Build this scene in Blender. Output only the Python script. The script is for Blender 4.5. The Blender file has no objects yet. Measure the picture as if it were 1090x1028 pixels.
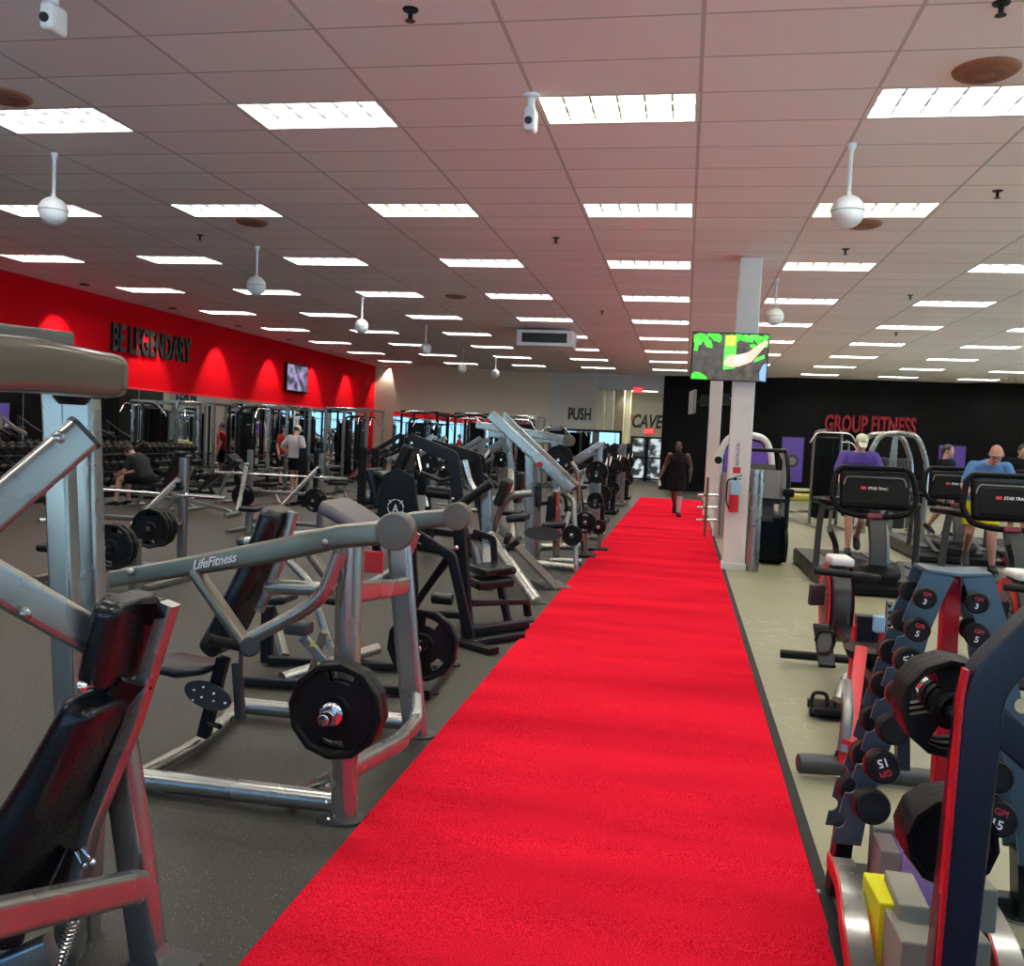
import bpy, bmesh, math, random
from mathutils import Vector, Matrix
PI = math.pi
V = Vector
random.seed(7)
SC = bpy.context.scene
COL = SC.collection

# ---------------------------------------------------------------- camera measurements
FOC, YAW, PIT, ROL, CH = 968.3, math.radians(10.63), math.radians(-2.83), math.radians(2.65), 1.65
CEIL = 4.2
_f = V((-math.sin(YAW)*math.cos(PIT), math.cos(YAW)*math.cos(PIT), math.sin(PIT)))
_r = V((math.cos(YAW), math.sin(YAW), 0)); _u = _r.cross(_f)
RX = math.cos(ROL)*_r + math.sin(ROL)*_u
UX = -math.sin(ROL)*_r + math.cos(ROL)*_u
FX = _f
EYE = V((0, 0, CH))
def ray(x, y): return RX*((x-545)/FOC) - UX*((y-514)/FOC) + FX
def A(x, y, Y):            # a measured point on the plane at depth Y
    r = ray(x, y); return EYE + r*(Y/r.y)
def F(x, y, z=0.0):        # a measured point on the level z
    r = ray(x, y); return EYE + r*((z-CH)/r.z)
def X(x, y, xx):           # a measured point on the plane at x
    r = ray(x, y); return EYE + r*(xx/r.x)

# ---------------------------------------------------------------- materials
MATS = {}
def mat(name, col, rough=.5, metal=0., bump=0., scale=40., var=.0, emit=None, estr=0., coat=0., spec=.5, aniso=None):
    m = bpy.data.materials.new(name); m.use_nodes = True
    nt = m.node_tree; n = nt.nodes; b = n['Principled BSDF']
    b.inputs['Base Color'].default_value = (*col, 1); b.inputs['Roughness'].default_value = rough
    b.inputs['Metallic'].default_value = metal; b.inputs['Specular IOR Level'].default_value = spec
    if coat: b.inputs['Coat Weight'].default_value = coat; b.inputs['Coat Roughness'].default_value = .15
    tc = n.new('ShaderNodeTexCoord'); nz = n.new('ShaderNodeTexNoise')
    nz.inputs['Scale'].default_value = scale; nz.inputs['Detail'].default_value = 3
    mp = n.new('ShaderNodeMapping'); nt.links.new(tc.outputs['Object'], mp.inputs[0]); nt.links.new(mp.outputs[0], nz.inputs['Vector'])
    if aniso: mp.inputs['Scale'].default_value = aniso
    rr = n.new('ShaderNodeMapRange'); rr.inputs['To Min'].default_value = max(.02, rough-.05); rr.inputs['To Max'].default_value = min(1, rough+.05)
    nt.links.new(nz.outputs['Fac'], rr.inputs['Value']); nt.links.new(rr.outputs[0], b.inputs['Roughness'])
    if var:
        mx = n.new('ShaderNodeMix'); mx.data_type = 'RGBA'
        mx.inputs[6].default_value = (*[c*(1-var) for c in col], 1); mx.inputs[7].default_value = (*[min(1, c*(1+var)) for c in col], 1)
        nt.links.new(nz.outputs['Fac'], mx.inputs[0]); nt.links.new(mx.outputs[2], b.inputs['Base Color'])
    if bump:
        bp = n.new('ShaderNodeBump'); bp.inputs['Strength'].default_value = bump; bp.inputs['Distance'].default_value = .003
        nt.links.new(nz.outputs['Fac'], bp.inputs['Height']); nt.links.new(bp.outputs[0], b.inputs['Normal'])
    if emit:
        b.inputs['Emission Color'].default_value = (*emit, 1); b.inputs['Emission Strength'].default_value = estr
    MATS[name] = m; return m
def nodes_of(m): return m.node_tree.nodes, m.node_tree.links, m.node_tree.nodes['Principled BSDF']

STEEL = mat('silver_powder_coat', (.37, .365, .325), .27, .82, scale=3, var=.03, spec=.6)
STEELG = mat('grey_powder_coat', (.27, .265, .235), .32, .8, scale=3, var=.04)
SATIN = mat('olive_satin_coat', (.20, .19, .145), .30, .75, scale=3, var=.03)
CHROME = mat('polished_chrome', (.78, .78, .77), .10, 1.)
BLKM = mat('black_powder_coat', (.009, .009, .010), .36, .0, scale=200, bump=.05, spec=.25)
NAVY = mat('navy_speckled_coat', (.010, .014, .030), .38, .2, scale=150, var=.8, bump=.15)
BLKR = mat('black_rubber', (.011, .011, .011), .55, 0, scale=180, bump=.15, spec=.25)
IRON = mat('black_iron_plate', (.010, .0105, .010), .42, .1, scale=90, bump=.12, spec=.22)
VINYL = mat('black_vinyl', (.010, .010, .011), .26, 0, scale=300, bump=.08, spec=.4)
VINYLG = mat('grey_vinyl', (.13, .115, .12), .4, 0, scale=300, bump=.1)
KHAKI = mat('olive_grey_cap', (.105, .10, .075), .42, 0, scale=200)
OLIVEP = mat('glossy_olive_shell', (.115, .103, .072), .2, .05, scale=6, coat=.2, spec=.4)
PLAST = mat('black_plastic', (.006, .006, .0065), .30, 0, scale=200, bump=.03, spec=.12)
GRPL = mat('dark_grey_plastic', (.045, .045, .043), .42, 0, scale=200)
MIDG = mat('mid_grey_plastic', (.22, .22, .22), .45, 0, scale=150)
WHT = mat('white_plastic', (.72, .72, .70), .45, 0, scale=100)
WPAINT = mat('white_paint', (.70, .70, .66), .5, 0, scale=30, var=.05)
REDM = mat('red_gloss', (.55, .012, .02), .3, 0, scale=100)
REDL = mat('red_lettering', (.62, .02, .035), .45, 0, scale=100)
BLACKL = mat('black_lettering', (.012, .012, .012), .5, 0, scale=100)
WHITEL = mat('white_lettering', (.82, .82, .82), .5, 0, scale=100)
SLATE = mat('slate_blue_coat', (.085, .135, .165), .4, .3, scale=160, var=.15)
SKIN = mat('light_skin', (.56, .30, .21), .5, 0, scale=60, var=.08)
SKIND = mat('dark_skin', (.10, .048, .03), .45, 0, scale=60, var=.08)
WOODD = mat('dark_bronze_vent', (.30, .13, .07), .5, .2, scale=40, var=.2)

# ---------------------------------------------------------------- mesh builder
def frame(axis, up=None):
    z = V(axis).normalized()
    u = V(up) if up is not None else V((0, 0, 1))
    if abs(u.normalized().dot(z)) > .98: u = V((0, 1, 0)) if abs(z.y) < .9 else V((1, 0, 0))
    x = u.cross(z).normalized(); y = z.cross(x)
    return x, y, z
def rrect(w, h, b=.006, n=2):
    b = min(b, w*.49, h*.49); out = []
    for cx, cy, a0 in ((w/2-b, h/2-b, 0), (-w/2+b, h/2-b, 90), (-w/2+b, -h/2+b, 180), (w/2-b, -h/2+b, 270)):
        for k in range(n+1):
            a = math.radians(a0+90*k/n); out.append((cx+b*math.cos(a), cy+b*math.sin(a)))
    return out
def circ(r, n=12, ry=None): return [(r*math.cos(2*PI*k/n), (ry or r)*math.sin(2*PI*k/n)) for k in range(n)]
def fil(pts, r=.06, n=4):
    pts = [V(p) for p in pts]; out = [pts[0]]
    for i in range(1, len(pts)-1):
        a, b, c = pts[i-1], pts[i], pts[i+1]
        d0, d1 = (a-b), (c-b); q = min(r, d0.length*.45, d1.length*.45)
        s, e = b+d0.normalized()*q, b+d1.normalized()*q
        for k in range(n+1):
            t = k/n; out.append(s*(1-t)**2 + b*2*t*(1-t) + e*t*t)
    out.append(pts[-1]); return out
def shade(me, angle=42):      # smooth shading weighted by face area, split at hard edges
    for p in me.polygons: p.use_smooth = True
    if len(me.polygons) > 20000: me.set_sharp_from_angle(angle=math.radians(angle)); return me
    ct = math.cos(math.radians(angle)); by = {}
    N = [(p.normal.copy(), p.area) for p in me.polygons]
    for p in me.polygons:
        for v in p.vertices: by.setdefault(v, []).append(p.index)
    out = [None]*len(me.loops)
    for p in me.polygons:
        n0 = N[p.index][0]
        for li in p.loop_indices:
            q = V((0, 0, 0))
            for g in by[me.loops[li].vertex_index]:
                n1, a = N[g]
                if n1.dot(n0) > ct: q += n1*a
            out[li] = q.normalized() if q.length > 1e-12 else n0
    me.normals_split_custom_set(out); return me
class MB:
    def __init__(s): s.bm = bmesh.new()
    def sweep(s, pts, prof, up=None, caps=True, sc=None):
        pts = [V(p) for p in pts]; bm = s.bm; n = len(pts); rings = []
        T = [(pts[i+1]-pts[i]).normalized() for i in range(n-1)]
        x, y, z = frame(T[0], up)
        for i in range(n):
            ti = T[max(0, i-1)]
            if i > 0:
                if up is not None: x, y, _ = frame(ti, up)
                else:
                    x = (x - ti*x.dot(ti)).normalized(); y = ti.cross(x)
            to = T[min(i, n-2)]; nn = (ti+to)
            nn = nn.normalized() if nn.length > 1e-6 else ti
            k = sc[i] if sc else 1
            ring = []
            for (a, b) in prof:
                o = x*a*k + y*b*k
                d = ti.dot(nn)
                if abs(d) > .2: o = o - ti*(o.dot(nn)/d)
                ring.append(bm.verts.new(pts[i]+o))
            rings.append(ring)
        m = len(prof)
        for i in range(n-1):
            for j in range(m):
                bm.faces.new((rings[i][j], rings[i][(j+1) % m], rings[i+1][(j+1) % m], rings[i+1][j]))
        if caps:
            bm.faces.new(rings[0][::-1]); bm.faces.new(rings[-1])
        return s
    def tube(s, pts, r, n=12, caps=True, sc=None): return s.sweep(pts, circ(r, n), None, caps, sc)
    def bar(s, pts, w, h, up=(0, 0, 1), b=.006, n=2): return s.sweep(pts, rrect(w, h, b, n), up)
    def lathe(s, prof, p0, axis, n=24, up=None, cap=True):
        x, y, z = frame(axis, up); bm = s.bm; p0 = V(p0); rings = []
        for (r, h) in prof:
            rings.append([bm.verts.new(p0+z*h+(x*math.cos(2*PI*k/n)+y*math.sin(2*PI*k/n))*max(r, 1e-4)) for k in range(n)])
        for i in range(len(prof)-1):
            for j in range(n): bm.faces.new((rings[i][j], rings[i][(j+1) % n], rings[i+1][(j+1) % n], rings[i+1][j]))
        if cap: bm.faces.new(rings[0][::-1]); bm.faces.new(rings[-1])
        return s
    def cyl(s, p0, p1, r, n=16, b=None):
        p0, p1 = V(p0), V(p1); L = (p1-p0).length; b = min(r*.25, L*.2, .008) if b is None else b
        return s.lathe([(r-b, 0), (r, b), (r, L-b), (r-b, L)], p0, p1-p0, n)
    def ell(s, c, r, n=12, m=8, rot=None):
        r = (r, r, r) if not hasattr(r, '__len__') else r
        c = V(c); bm = s.bm; rings = []
        for i in range(1, m):
            a = PI*i/m
            ring = []
            for k in range(n):
                t = 2*PI*k/n; p = V((r[0]*math.sin(a)*math.cos(t), r[1]*math.sin(a)*math.sin(t), r[2]*math.cos(a)))
                if rot is not None: p = rot @ p
                ring.append(bm.verts.new(c+p))
            rings.append(ring)
        e = V((0, 0, r[2])); e = rot @ e if rot is not None else e
        t0, t1 = bm.verts.new(c+e), bm.verts.new(c-e)
        for k in range(n):
            bm.faces.new((t0, rings[0][k], rings[0][(k+1) % n])); bm.faces.new((t1, rings[-1][(k+1) % n], rings[-1][k]))
        for i in range(m-2):
            for k in range(n): bm.faces.new((rings[i][k], rings[i+1][k], rings[i+1][(k+1) % n], rings[i][(k+1) % n]))
        return s
    def rbox(s, c, size, b=.01, ax=None, seg=2):
        t = bmesh.new(); bmesh.ops.create_cube(t, size=1)
        for v in t.verts: v.co = V((v.co.x*size[0], v.co.y*size[1], v.co.z*size[2]))
        b = min(b, min(size)*.48)
        if b > 0: bmesh.ops.bevel(t, geom=t.edges[:], offset=b, segments=seg, profile=.5, affect='EDGES')
        R = Matrix(ax).transposed() if ax is not None else Matrix.Identity(3)
        mp = {}
        for v in t.verts: mp[v.index] = s.bm.verts.new(V(c)+R @ v.co)
        for f in t.faces:
            s.bm.faces.new([mp[v.index] for v in f.verts])
        t.free(); return s
    def pad(s, p0, p1, w, t, up=(0, 0, 1), b=None, seg=3):   # a cushion from p0 to p1, w wide, t thick along up
        p0, p1 = V(p0), V(p1); x, y, z = frame(p1-p0, up)
        return s.rbox((p0+p1)/2, (w, t, (p1-p0).length), b if b is not None else t*.35, (x, y, z), seg)
    def prism(s, poly, o, ux, uy, th):
        ux, uy, o = V(ux), V(uy), V(o); nn = ux.cross(uy).normalized(); bm = s.bm
        a = [bm.verts.new(o+ux*p[0]+uy*p[1]-nn*th/2) for p in poly]; c = [bm.verts.new(o+ux*p[0]+uy*p[1]+nn*th/2) for p in poly]
        k = len(poly)
        for i in range(k): bm.faces.new((a[i], a[(i+1) % k], c[(i+1) % k], c[i]))
        bm.faces.new(a[::-1]); bm.faces.new(c); return s
    def quad(s, pts): s.bm.faces.new([s.bm.verts.new(V(p)) for p in pts]); return s
    def cushion(s, pts, w, t, up, sc=None, n=26, er=.035):   # an upholstered pad along a smooth path, rounded at both ends
        P = [V(p) for p in pts]; k = len(P)-1; sc = sc or [1]*(k+1); out = []; q = []
        for i in range(n+1):
            u = (1-math.cos(PI*i/n))/2*k; j = min(int(u), k-1); f = u-j
            a, b, c, d = P[max(0, j-1)], P[j], P[j+1], P[min(k, j+2)]
            out.append(.5*((2*b)+(c-a)*f+(2*a-5*b+4*c-d)*f*f+(3*b-a-3*c+d)*f**3)); q.append(sc[j]*(1-f)+sc[j+1]*f)
        L = [0]
        for a, b in zip(out[:-1], out[1:]): L.append(L[-1]+(b-a).length)
        for i in range(n+1):
            d = min(L[i], L[-1]-L[i]); 
            if d < er: q[i] *= .62+.38*math.sqrt(max(0, 1-(1-d/er)**2))
        return s.sweep(out, rrect(w, t, t*.42, 5), up, True, q)
    def rings(s, rs, n=18, sup=2.):
        bm = s.bm; R = []
        for (c, ux, uy, rx, ry) in rs:
            ring = []
            for k in range(n):
                t = 2*PI*k/n; cx, sx = math.cos(t), math.sin(t)
                a = math.copysign(abs(cx)**(2/sup), cx); b = math.copysign(abs(sx)**(2/sup), sx)
                ring.append(bm.verts.new(V(c)+V(ux)*a*rx+V(uy)*b*ry))
            R.append(ring)
        for i in range(len(rs)-1):
            for j in range(n): bm.faces.new((R[i][j], R[i][(j+1) % n], R[i+1][(j+1) % n], R[i+1][j]))
        bm.faces.new(R[0][::-1]); bm.faces.new(R[-1]); return s
    def mesh(s, name, angle=50):
        bmesh.ops.recalc_face_normals(s.bm, faces=s.bm.faces[:])
        me = bpy.data.meshes.new(name); s.bm.to_mesh(me); s.bm.free(); return shade(me, angle)
    def build(s, name, m, parent=None, angle=50):
        return link(name, s.mesh(name, angle), m, parent)
ROOTM = {}
def link(name, me, m, parent=None):
    o = bpy.data.objects.new(name, me); COL.objects.link(o)
    if m is not None:
        me.materials.clear()
        for q in (m if isinstance(m, (list, tuple)) else [m]): me.materials.append(q)
    if parent is not None:
        o.parent = parent; M = ROOTM[parent.name]; ROOTM[o.name] = M; me.transform(M.inverted())
    else: ROOTM[o.name] = Matrix.Identity(4)
    return o
def tag(o, label, cat, group=None, kind=None):
    o['label'] = label; o['category'] = cat
    if group: o['group'] = group
    if kind: o['kind'] = kind
    return o
def thing(name, label, cat, loc=(0, 0, 0), group=None):
    o = bpy.data.objects.new(name, None); o.empty_display_size = .1; COL.objects.link(o); o.location = V(loc)
    ROOTM[o.name] = Matrix.Translation(V(loc)); return tag(o, label, cat, group)
def solo(o, label, cat, group=None):        # a one-mesh thing: origin moved to its base
    xs = [v.co for v in o.data.vertices]
    b = V(((min(p.x for p in xs)+max(p.x for p in xs))/2, (min(p.y for p in xs)+max(p.y for p in xs))/2, min(p.z for p in xs)))
    o.data.transform(Matrix.Translation(-b)); o.location = b
    return tag(o, label, cat, group)
def struct(o): o['kind'] = 'structure'; return o
def dup(root, loc, rotz=0., label=None, group=None, scale=None):
    r = root.copy(); COL.objects.link(r); r.location = V(loc); r.rotation_euler = (0, 0, rotz)
    if scale: r.scale = (scale,)*3
    if label: r['label'] = label
    if group: r['group'] = group
    for ch in list(root.children):
        c = ch.copy(); COL.objects.link(c); c.parent = r
        for g in list(ch.children):
            d = g.copy(); COL.objects.link(d); d.parent = c
    return r
def text(name, body, o, ux, uy, h, m, parent=None, w=None, ext=.006, shear=0., bold=0., space=1.):
    cu = bpy.data.curves.new('t', 'FONT'); cu.body = body; cu.extrude = .02; cu.shear = shear; cu.offset = bold; cu.space_character = space
    cu.resolution_u = 3
    to = bpy.data.objects.new('t', cu); COL.objects.link(to)
    dg = bpy.context.evaluated_depsgraph_get(); me = bpy.data.meshes.new_from_object(to.evaluated_get(dg))
    bpy.data.objects.remove(to); bpy.data.curves.remove(cu)
    xs = [v.co.x for v in me.vertices]; ys = [v.co.y for v in me.vertices]
    x0, x1, y0, y1 = min(xs), max(xs), min(ys), max(ys)
    sy = h/(y1-y0); sx = (w/(x1-x0)) if w else sy
    ux, uy = V(ux).normalized(), V(uy).normalized(); nn = ux.cross(uy)
    for v in me.vertices:
        p = V(o)+ux*((v.co.x-(x0+x1)/2)*sx)+uy*((v.co.y-(y0+y1)/2)*sy)+nn*(v.co.z/.02*ext); v.co = p
    me.name = name
    return link(name, me, m, parent)
# ---------------------------------------------------------------- surface materials
def ceiling_mat():
    m = mat('ceiling_tile', (.80, .765, .74), .9, spec=.1); n, l, b = nodes_of(m)
    tc = n.new('ShaderNodeTexCoord'); sp = n.new('ShaderNodeSeparateXYZ'); l.new(tc.outputs['Object'], sp.inputs[0])
    outs = []
    for ax, off, per, wd in (('X', -.029, 1.2192, .014), ('Y', 6.811, .6096, .010)):
        a = n.new('ShaderNodeMath'); a.operation = 'SUBTRACT'; a.inputs[1].default_value = off; l.new(sp.outputs[ax], a.inputs[0])
        d = n.new('ShaderNodeMath'); d.operation = 'PINGPONG'; d.inputs[1].default_value = per/2; l.new(a.outputs[0], d.inputs[0])
        c = n.new('ShaderNodeMath'); c.operation = 'LESS_THAN'; c.inputs[1].default_value = wd; l.new(d.outputs[0], c.inputs[0]); outs.append(c)
    mx = n.new('ShaderNodeMath'); mx.operation = 'MAXIMUM'; l.new(outs[0].outputs[0], mx.inputs[0]); l.new(outs[1].outputs[0], mx.inputs[1])
    # each tile a slightly different shade
    sc = n.new('ShaderNodeVectorMath'); sc.operation = 'DIVIDE'; sc.inputs[1].default_value = (1.2192, .6096, 1)
    ad = n.new('ShaderNodeVectorMath'); ad.operation = 'ADD'; ad.inputs[1].default_value = (.029, -6.811, 0)
    l.new(tc.outputs['Object'], ad.inputs[0]); l.new(ad.outputs[0], sc.inputs[0])
    fl = n.new('ShaderNodeVectorMath'); fl.operation = 'FLOOR'; l.new(sc.outputs[0], fl.inputs[0])
    wn = n.new('ShaderNodeTexWhiteNoise'); l.new(fl.outputs[0], wn.inputs[0])
    cr = n.new('ShaderNodeMix'); cr.data_type = 'RGBA'; cr.inputs[6].default_value = (.85, .765, .745, 1); cr.inputs[7].default_value = (.90, .82, .80, 1)
    l.new(wn.outputs['Value'], cr.inputs[0])
    mi = n.new('ShaderNodeMix'); mi.data_type = 'RGBA'; mi.inputs[7].default_value = (.56, .50, .48, 1)
    l.new(mx.outputs[0], mi.inputs[0]); l.new(cr.outputs[2], mi.inputs[6]); l.new(mi.outputs[2], b.inputs['Base Color'])
    return m
def rubber_mat():
    m = mat('speckled_rubber_floor', (.05, .05, .045), .55); n, l, b = nodes_of(m)
    tc = n.new('ShaderNodeTexCoord'); v = n.new('ShaderNodeTexVoronoi'); v.inputs['Scale'].default_value = 90
    l.new(tc.outputs['Object'], v.inputs['Vector'])
    r = n.new('ShaderNodeValToRGB'); r.color_ramp.elements[0].position = .10; r.color_ramp.elements[0].color = (.42, .41, .33, 1)
    r.color_ramp.elements[1].position = .22; r.color_ramp.elements[1].color = (.038, .036, .025, 1)
    wn = n.new('ShaderNodeMath'); wn.operation = 'GREATER_THAN'; wn.inputs[1].default_value = .58
    sp = n.new('ShaderNodeSeparateColor'); l.new(v.outputs['Color'], sp.inputs[0]); l.new(sp.outputs[0], wn.inputs[0])
    l.new(v.outputs['Distance'], r.inputs[0])
    nz = n.new('ShaderNodeTexNoise'); nz.inputs['Scale'].default_value = .9; nz.inputs['Detail'].default_value = 6; l.new(tc.outputs['Object'], nz.inputs['Vector'])
    base = n.new('ShaderNodeMix'); base.data_type = 'RGBA'; base.inputs[6].default_value = (.031, .030, .020, 1); base.inputs[7].default_value = (.047, .045, .031, 1)
    l.new(nz.outputs['Fac'], base.inputs[0])
    mi = n.new('ShaderNodeMix'); mi.data_type = 'RGBA'; l.new(wn.outputs[0], mi.inputs[0]); l.new(base.outputs[2], mi.inputs[6])
    l.new(r.outputs[0], mi.inputs[7]); l.new(mi.outputs[2], b.inputs['Base Color'])
    return m
def concrete_mat():
    m = mat('polished_concrete', (.2, .2, .17), .22); n, l, b = nodes_of(m)
    tc = n.new('ShaderNodeTexCoord'); nz = n.new('ShaderNodeTexNoise'); nz.inputs['Scale'].default_value = 1.0; nz.inputs['Detail'].default_value = 7; nz.inputs['Roughness'].default_value = .55
    l.new(tc.outputs['Object'], nz.inputs['Vector'])
    r = n.new('ShaderNodeValToRGB'); e = r.color_ramp.elements
    e[0].position = .2; e[0].color = (.24, .232, .142, 1); e[1].position = .85; e[1].color = (.335, .325, .205, 1)
    l.new(nz.outputs['Fac'], r.inputs[0])
    # pale hairline cracks and scratches
    n2 = n.new('ShaderNodeTexNoise'); n2.inputs['Scale'].default_value = .8; n2.inputs['Detail'].default_value = 5; l.new(tc.outputs['Object'], n2.inputs['Vector'])
    s = n.new('ShaderNodeMath'); s.operation = 'SUBTRACT'; s.inputs[1].default_value = .5; l.new(n2.outputs['Fac'], s.inputs[0])
    a = n.new('ShaderNodeMath'); a.operation = 'ABSOLUTE'; l.new(s.outputs[0], a.inputs[0])
    c = n.new('ShaderNodeMath'); c.operation = 'LESS_THAN'; c.inputs[1].default_value = .0016; l.new(a.outputs[0], c.inputs[0])
    mi = n.new('ShaderNodeMix'); mi.data_type = 'RGBA'; mi.inputs[7].default_value = (.42, .41, .28, 1)
    l.new(c.outputs[0], mi.inputs[0]); l.new(r.outputs[0], mi.inputs[6])
    # saw-cut joints every 3.6 m
    sp = n.new('ShaderNodeSeparateXYZ'); l.new(tc.outputs['Object'], sp.inputs[0]); js = []
    for ax, off in (('X', 2.4), ('Y', 1.2)):
        q = n.new('ShaderNodeMath'); q.operation = 'SUBTRACT'; q.inputs[1].default_value = off; l.new(sp.outputs[ax], q.inputs[0])
        d = n.new('ShaderNodeMath'); d.operation = 'PINGPONG'; d.inputs[1].default_value = 1.8; l.new(q.outputs[0], d.inputs[0])
        g = n.new('ShaderNodeMath'); g.operation = 'LESS_THAN'; g.inputs[1].default_value = .005; l.new(d.outputs[0], g.inputs[0]); js.append(g)
    mx = n.new('ShaderNodeMath'); mx.operation = 'MAXIMUM'; l.new(js[0].outputs[0], mx.inputs[0]); l.new(js[1].outputs[0], mx.inputs[1])
    m2 = n.new('ShaderNodeMix'); m2.data_type = 'RGBA'; m2.inputs[7].default_value = (.06, .06, .05, 1)
    l.new(mx.outputs[0], m2.inputs[0]); l.new(mi.outputs[2], m2.inputs[6]); l.new(m2.outputs[2], b.inputs['Base Color'])
    rg = n.new('ShaderNodeMapRange'); rg.inputs['To Min'].default_value = .34; rg.inputs['To Max'].default_value = .42
    l.new(nz.outputs['Fac'], rg.inputs['Value']); l.new(rg.outputs[0], b.inputs['Roughness'])
    return m
def turf_mat():
    m = mat('red_turf', (.80, .012, .03), .95, spec=.0); n, l, b = nodes_of(m)
    tc = n.new('ShaderNodeTexCoord'); nz = n.new('ShaderNodeTexNoise'); nz.inputs['Scale'].default_value = 230; nz.inputs['Detail'].default_value = 4
    l.new(tc.outputs['Object'], nz.inputs['Vector'])
    mp = n.new('ShaderNodeMapping'); mp.inputs['Scale'].default_value = (.35, 1.5, 1); l.new(tc.outputs['Object'], mp.inputs[0])
    n2 = n.new('ShaderNodeTexNoise'); n2.inputs['Scale'].default_value = 1.2; n2.inputs['Detail'].default_value = 3; l.new(mp.outputs[0], n2.inputs['Vector'])
    a = n.new('ShaderNodeMix'); a.data_type = 'RGBA'; a.inputs[6].default_value = (.50, .001, .008, 1); a.inputs[7].default_value = (.97, .024, .055, 1)
    mr = n.new('ShaderNodeMapRange'); mr.inputs['From Min'].default_value = .36; mr.inputs['From Max'].default_value = .60
    l.new(nz.outputs['Fac'], mr.inputs['Value']); l.new(mr.outputs[0], a.inputs[0])
    c = n.new('ShaderNodeMix'); c.data_type = 'RGBA'; c.blend_type = 'MULTIPLY'; c.inputs[0].default_value = 1
    g = n.new('ShaderNodeMapRange'); g.inputs['From Min'].default_value = .3; g.inputs['From Max'].default_value = .62; g.inputs['To Min'].default_value = .72; g.inputs['To Max'].default_value = 1
    l.new(n2.outputs['Fac'], g.inputs['Value']); l.new(a.outputs[2], c.inputs[6]); l.new(g.outputs[0], c.inputs[7]); l.new(c.outputs[2], b.inputs['Base Color'])
    bp = n.new('ShaderNodeBump'); bp.inputs['Strength'].default_value = .6; bp.inputs['Distance'].default_value = .01
    l.new(nz.outputs['Fac'], bp.inputs['Height']); l.new(bp.outputs[0], b.inputs['Normal'])
    return m
def wall_mat(name, col, rough=.8): return mat(name, col, rough, scale=18, var=.04, bump=.1)
CEILM, RUBM, CONM, TURFM = ceiling_mat(), rubber_mat(), concrete_mat(), turf_mat()
REDW = mat('red_wall_paint', (.58, .003, .008), .75, scale=18, var=.04, bump=.1, spec=.04); BEIGE = wall_mat('beige_wall_paint', (.52, .46, .34)); GREYW = wall_mat('pale_grey_wall_paint', (.46, .46, .42))
BLKW = mat('black_wall_paint', (.0055, .0055, .006), .7, scale=18, bump=.1, spec=.15)
MIRM = mat('mirror_glass', (.86, .87, .86), .03, 1.)
MIRM.node_tree.nodes['Principled BSDF'].inputs['Roughness'].default_value = .0
for lk in list(MIRM.node_tree.nodes['Principled BSDF'].inputs['Roughness'].links): MIRM.node_tree.links.remove(lk)
GLASS = bpy.data.materials.new('window_glass'); GLASS.use_nodes = True
_n, _l = GLASS.node_tree.nodes, GLASS.node_tree.links; _n.remove(_n['Principled BSDF'])
_t = _n.new('ShaderNodeBsdfTransparent'); _t.inputs[0].default_value = (.88, .93, .92, 1); _g = _n.new('ShaderNodeBsdfGlossy'); _g.inputs['Roughness'].default_value = .02
_m = _n.new('ShaderNodeMixShader'); _f = _n.new('ShaderNodeFresnel'); _f.inputs[0].default_value = 1.45
_l.new(_f.outputs[0], _m.inputs[0]); _l.new(_t.outputs[0], _m.inputs[1]); _l.new(_g.outputs[0], _m.inputs[2]); _l.new(_m.outputs[0], _n['Material Output'].inputs[0])
LAMPL = 11.0
LAMP = mat('cool_lamp_panel', (.9, .9, .9), .5, emit=(1.0, 1.0, .97), estr=LAMPL)
LAMPW = mat('warm_lamp_panel', (.9, .9, .8), .5, emit=(1.0, .97, .72), estr=LAMPL)

# ---------------------------------------------------------------- room shell
XL, XR, YB, YF = -12.0, 14.0, 34.0, -6.0
CT = 42.5
def slab(name, x0, x1, y0, y1, z0, z1, m):
    b = MB(); b.rbox(((x0+x1)/2, (y0+y1)/2, (z0+z1)/2), (x1-x0, y1-y0, z1-z0), 0); return struct(b.build(name, m))
slab('floor', XL-.2, .62, YF-.2, CT, -.2, 0, RUBM)
slab('floor_concrete', .62, XR+.2, YF-.2, CT, -.2, 0, CONM)
slab('floor_mat', .64, 2.3, -2.0, 3.28, 0, .006, RUBM)
slab('trim_1', .577, .625, -2.0, 28.3, 0, .014, BLKR)
# ceiling: one face per tile, open where a light sits
LX = lambda c: -.029+(c-3)*2.4384
LY = lambda k: 6.811+(k-1)*3.048
lights = [(k, c) for k in range(-1, 10) for c in range(-1, 9)]
lights = [(k, c) for (k, c) in lights if LY(k) < 33 and (k > 0 or 0 <= c <= 6)]
holes = set()
for k, c in lights: holes.add(((c-3)*2-1, (k-1)*5))
cb = MB()
def cellx(i): return -.029+i*1.2192
def celly(j): return 6.811+j*.6096
for i in range(-10, 12):
    for j in range(-21, 60):
        if (i, j) in holes: continue
        cb.quad([(cellx(i), celly(j), CEIL), (cellx(i), celly(j+1), CEIL), (cellx(i+1), celly(j+1), CEIL), (cellx(i+1), celly(j), CEIL)])
bmesh.ops.remove_doubles(cb.bm, verts=cb.bm.verts[:], dist=1e-4)
struct(cb.build('ceiling', CEILM))
slab('ceiling_roof', XL-.2, XR+.2, YF-.2, CT, 4.30, 4.42, WPAINT)
slab('wall_rear', XL-.2, XR+.2, CT, CT+.2, 0, 4.4, WPAINT)
slab('wall_back_side', XL-.2, XL, YB+.3, CT, 0, 4.4, WPAINT)
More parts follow.
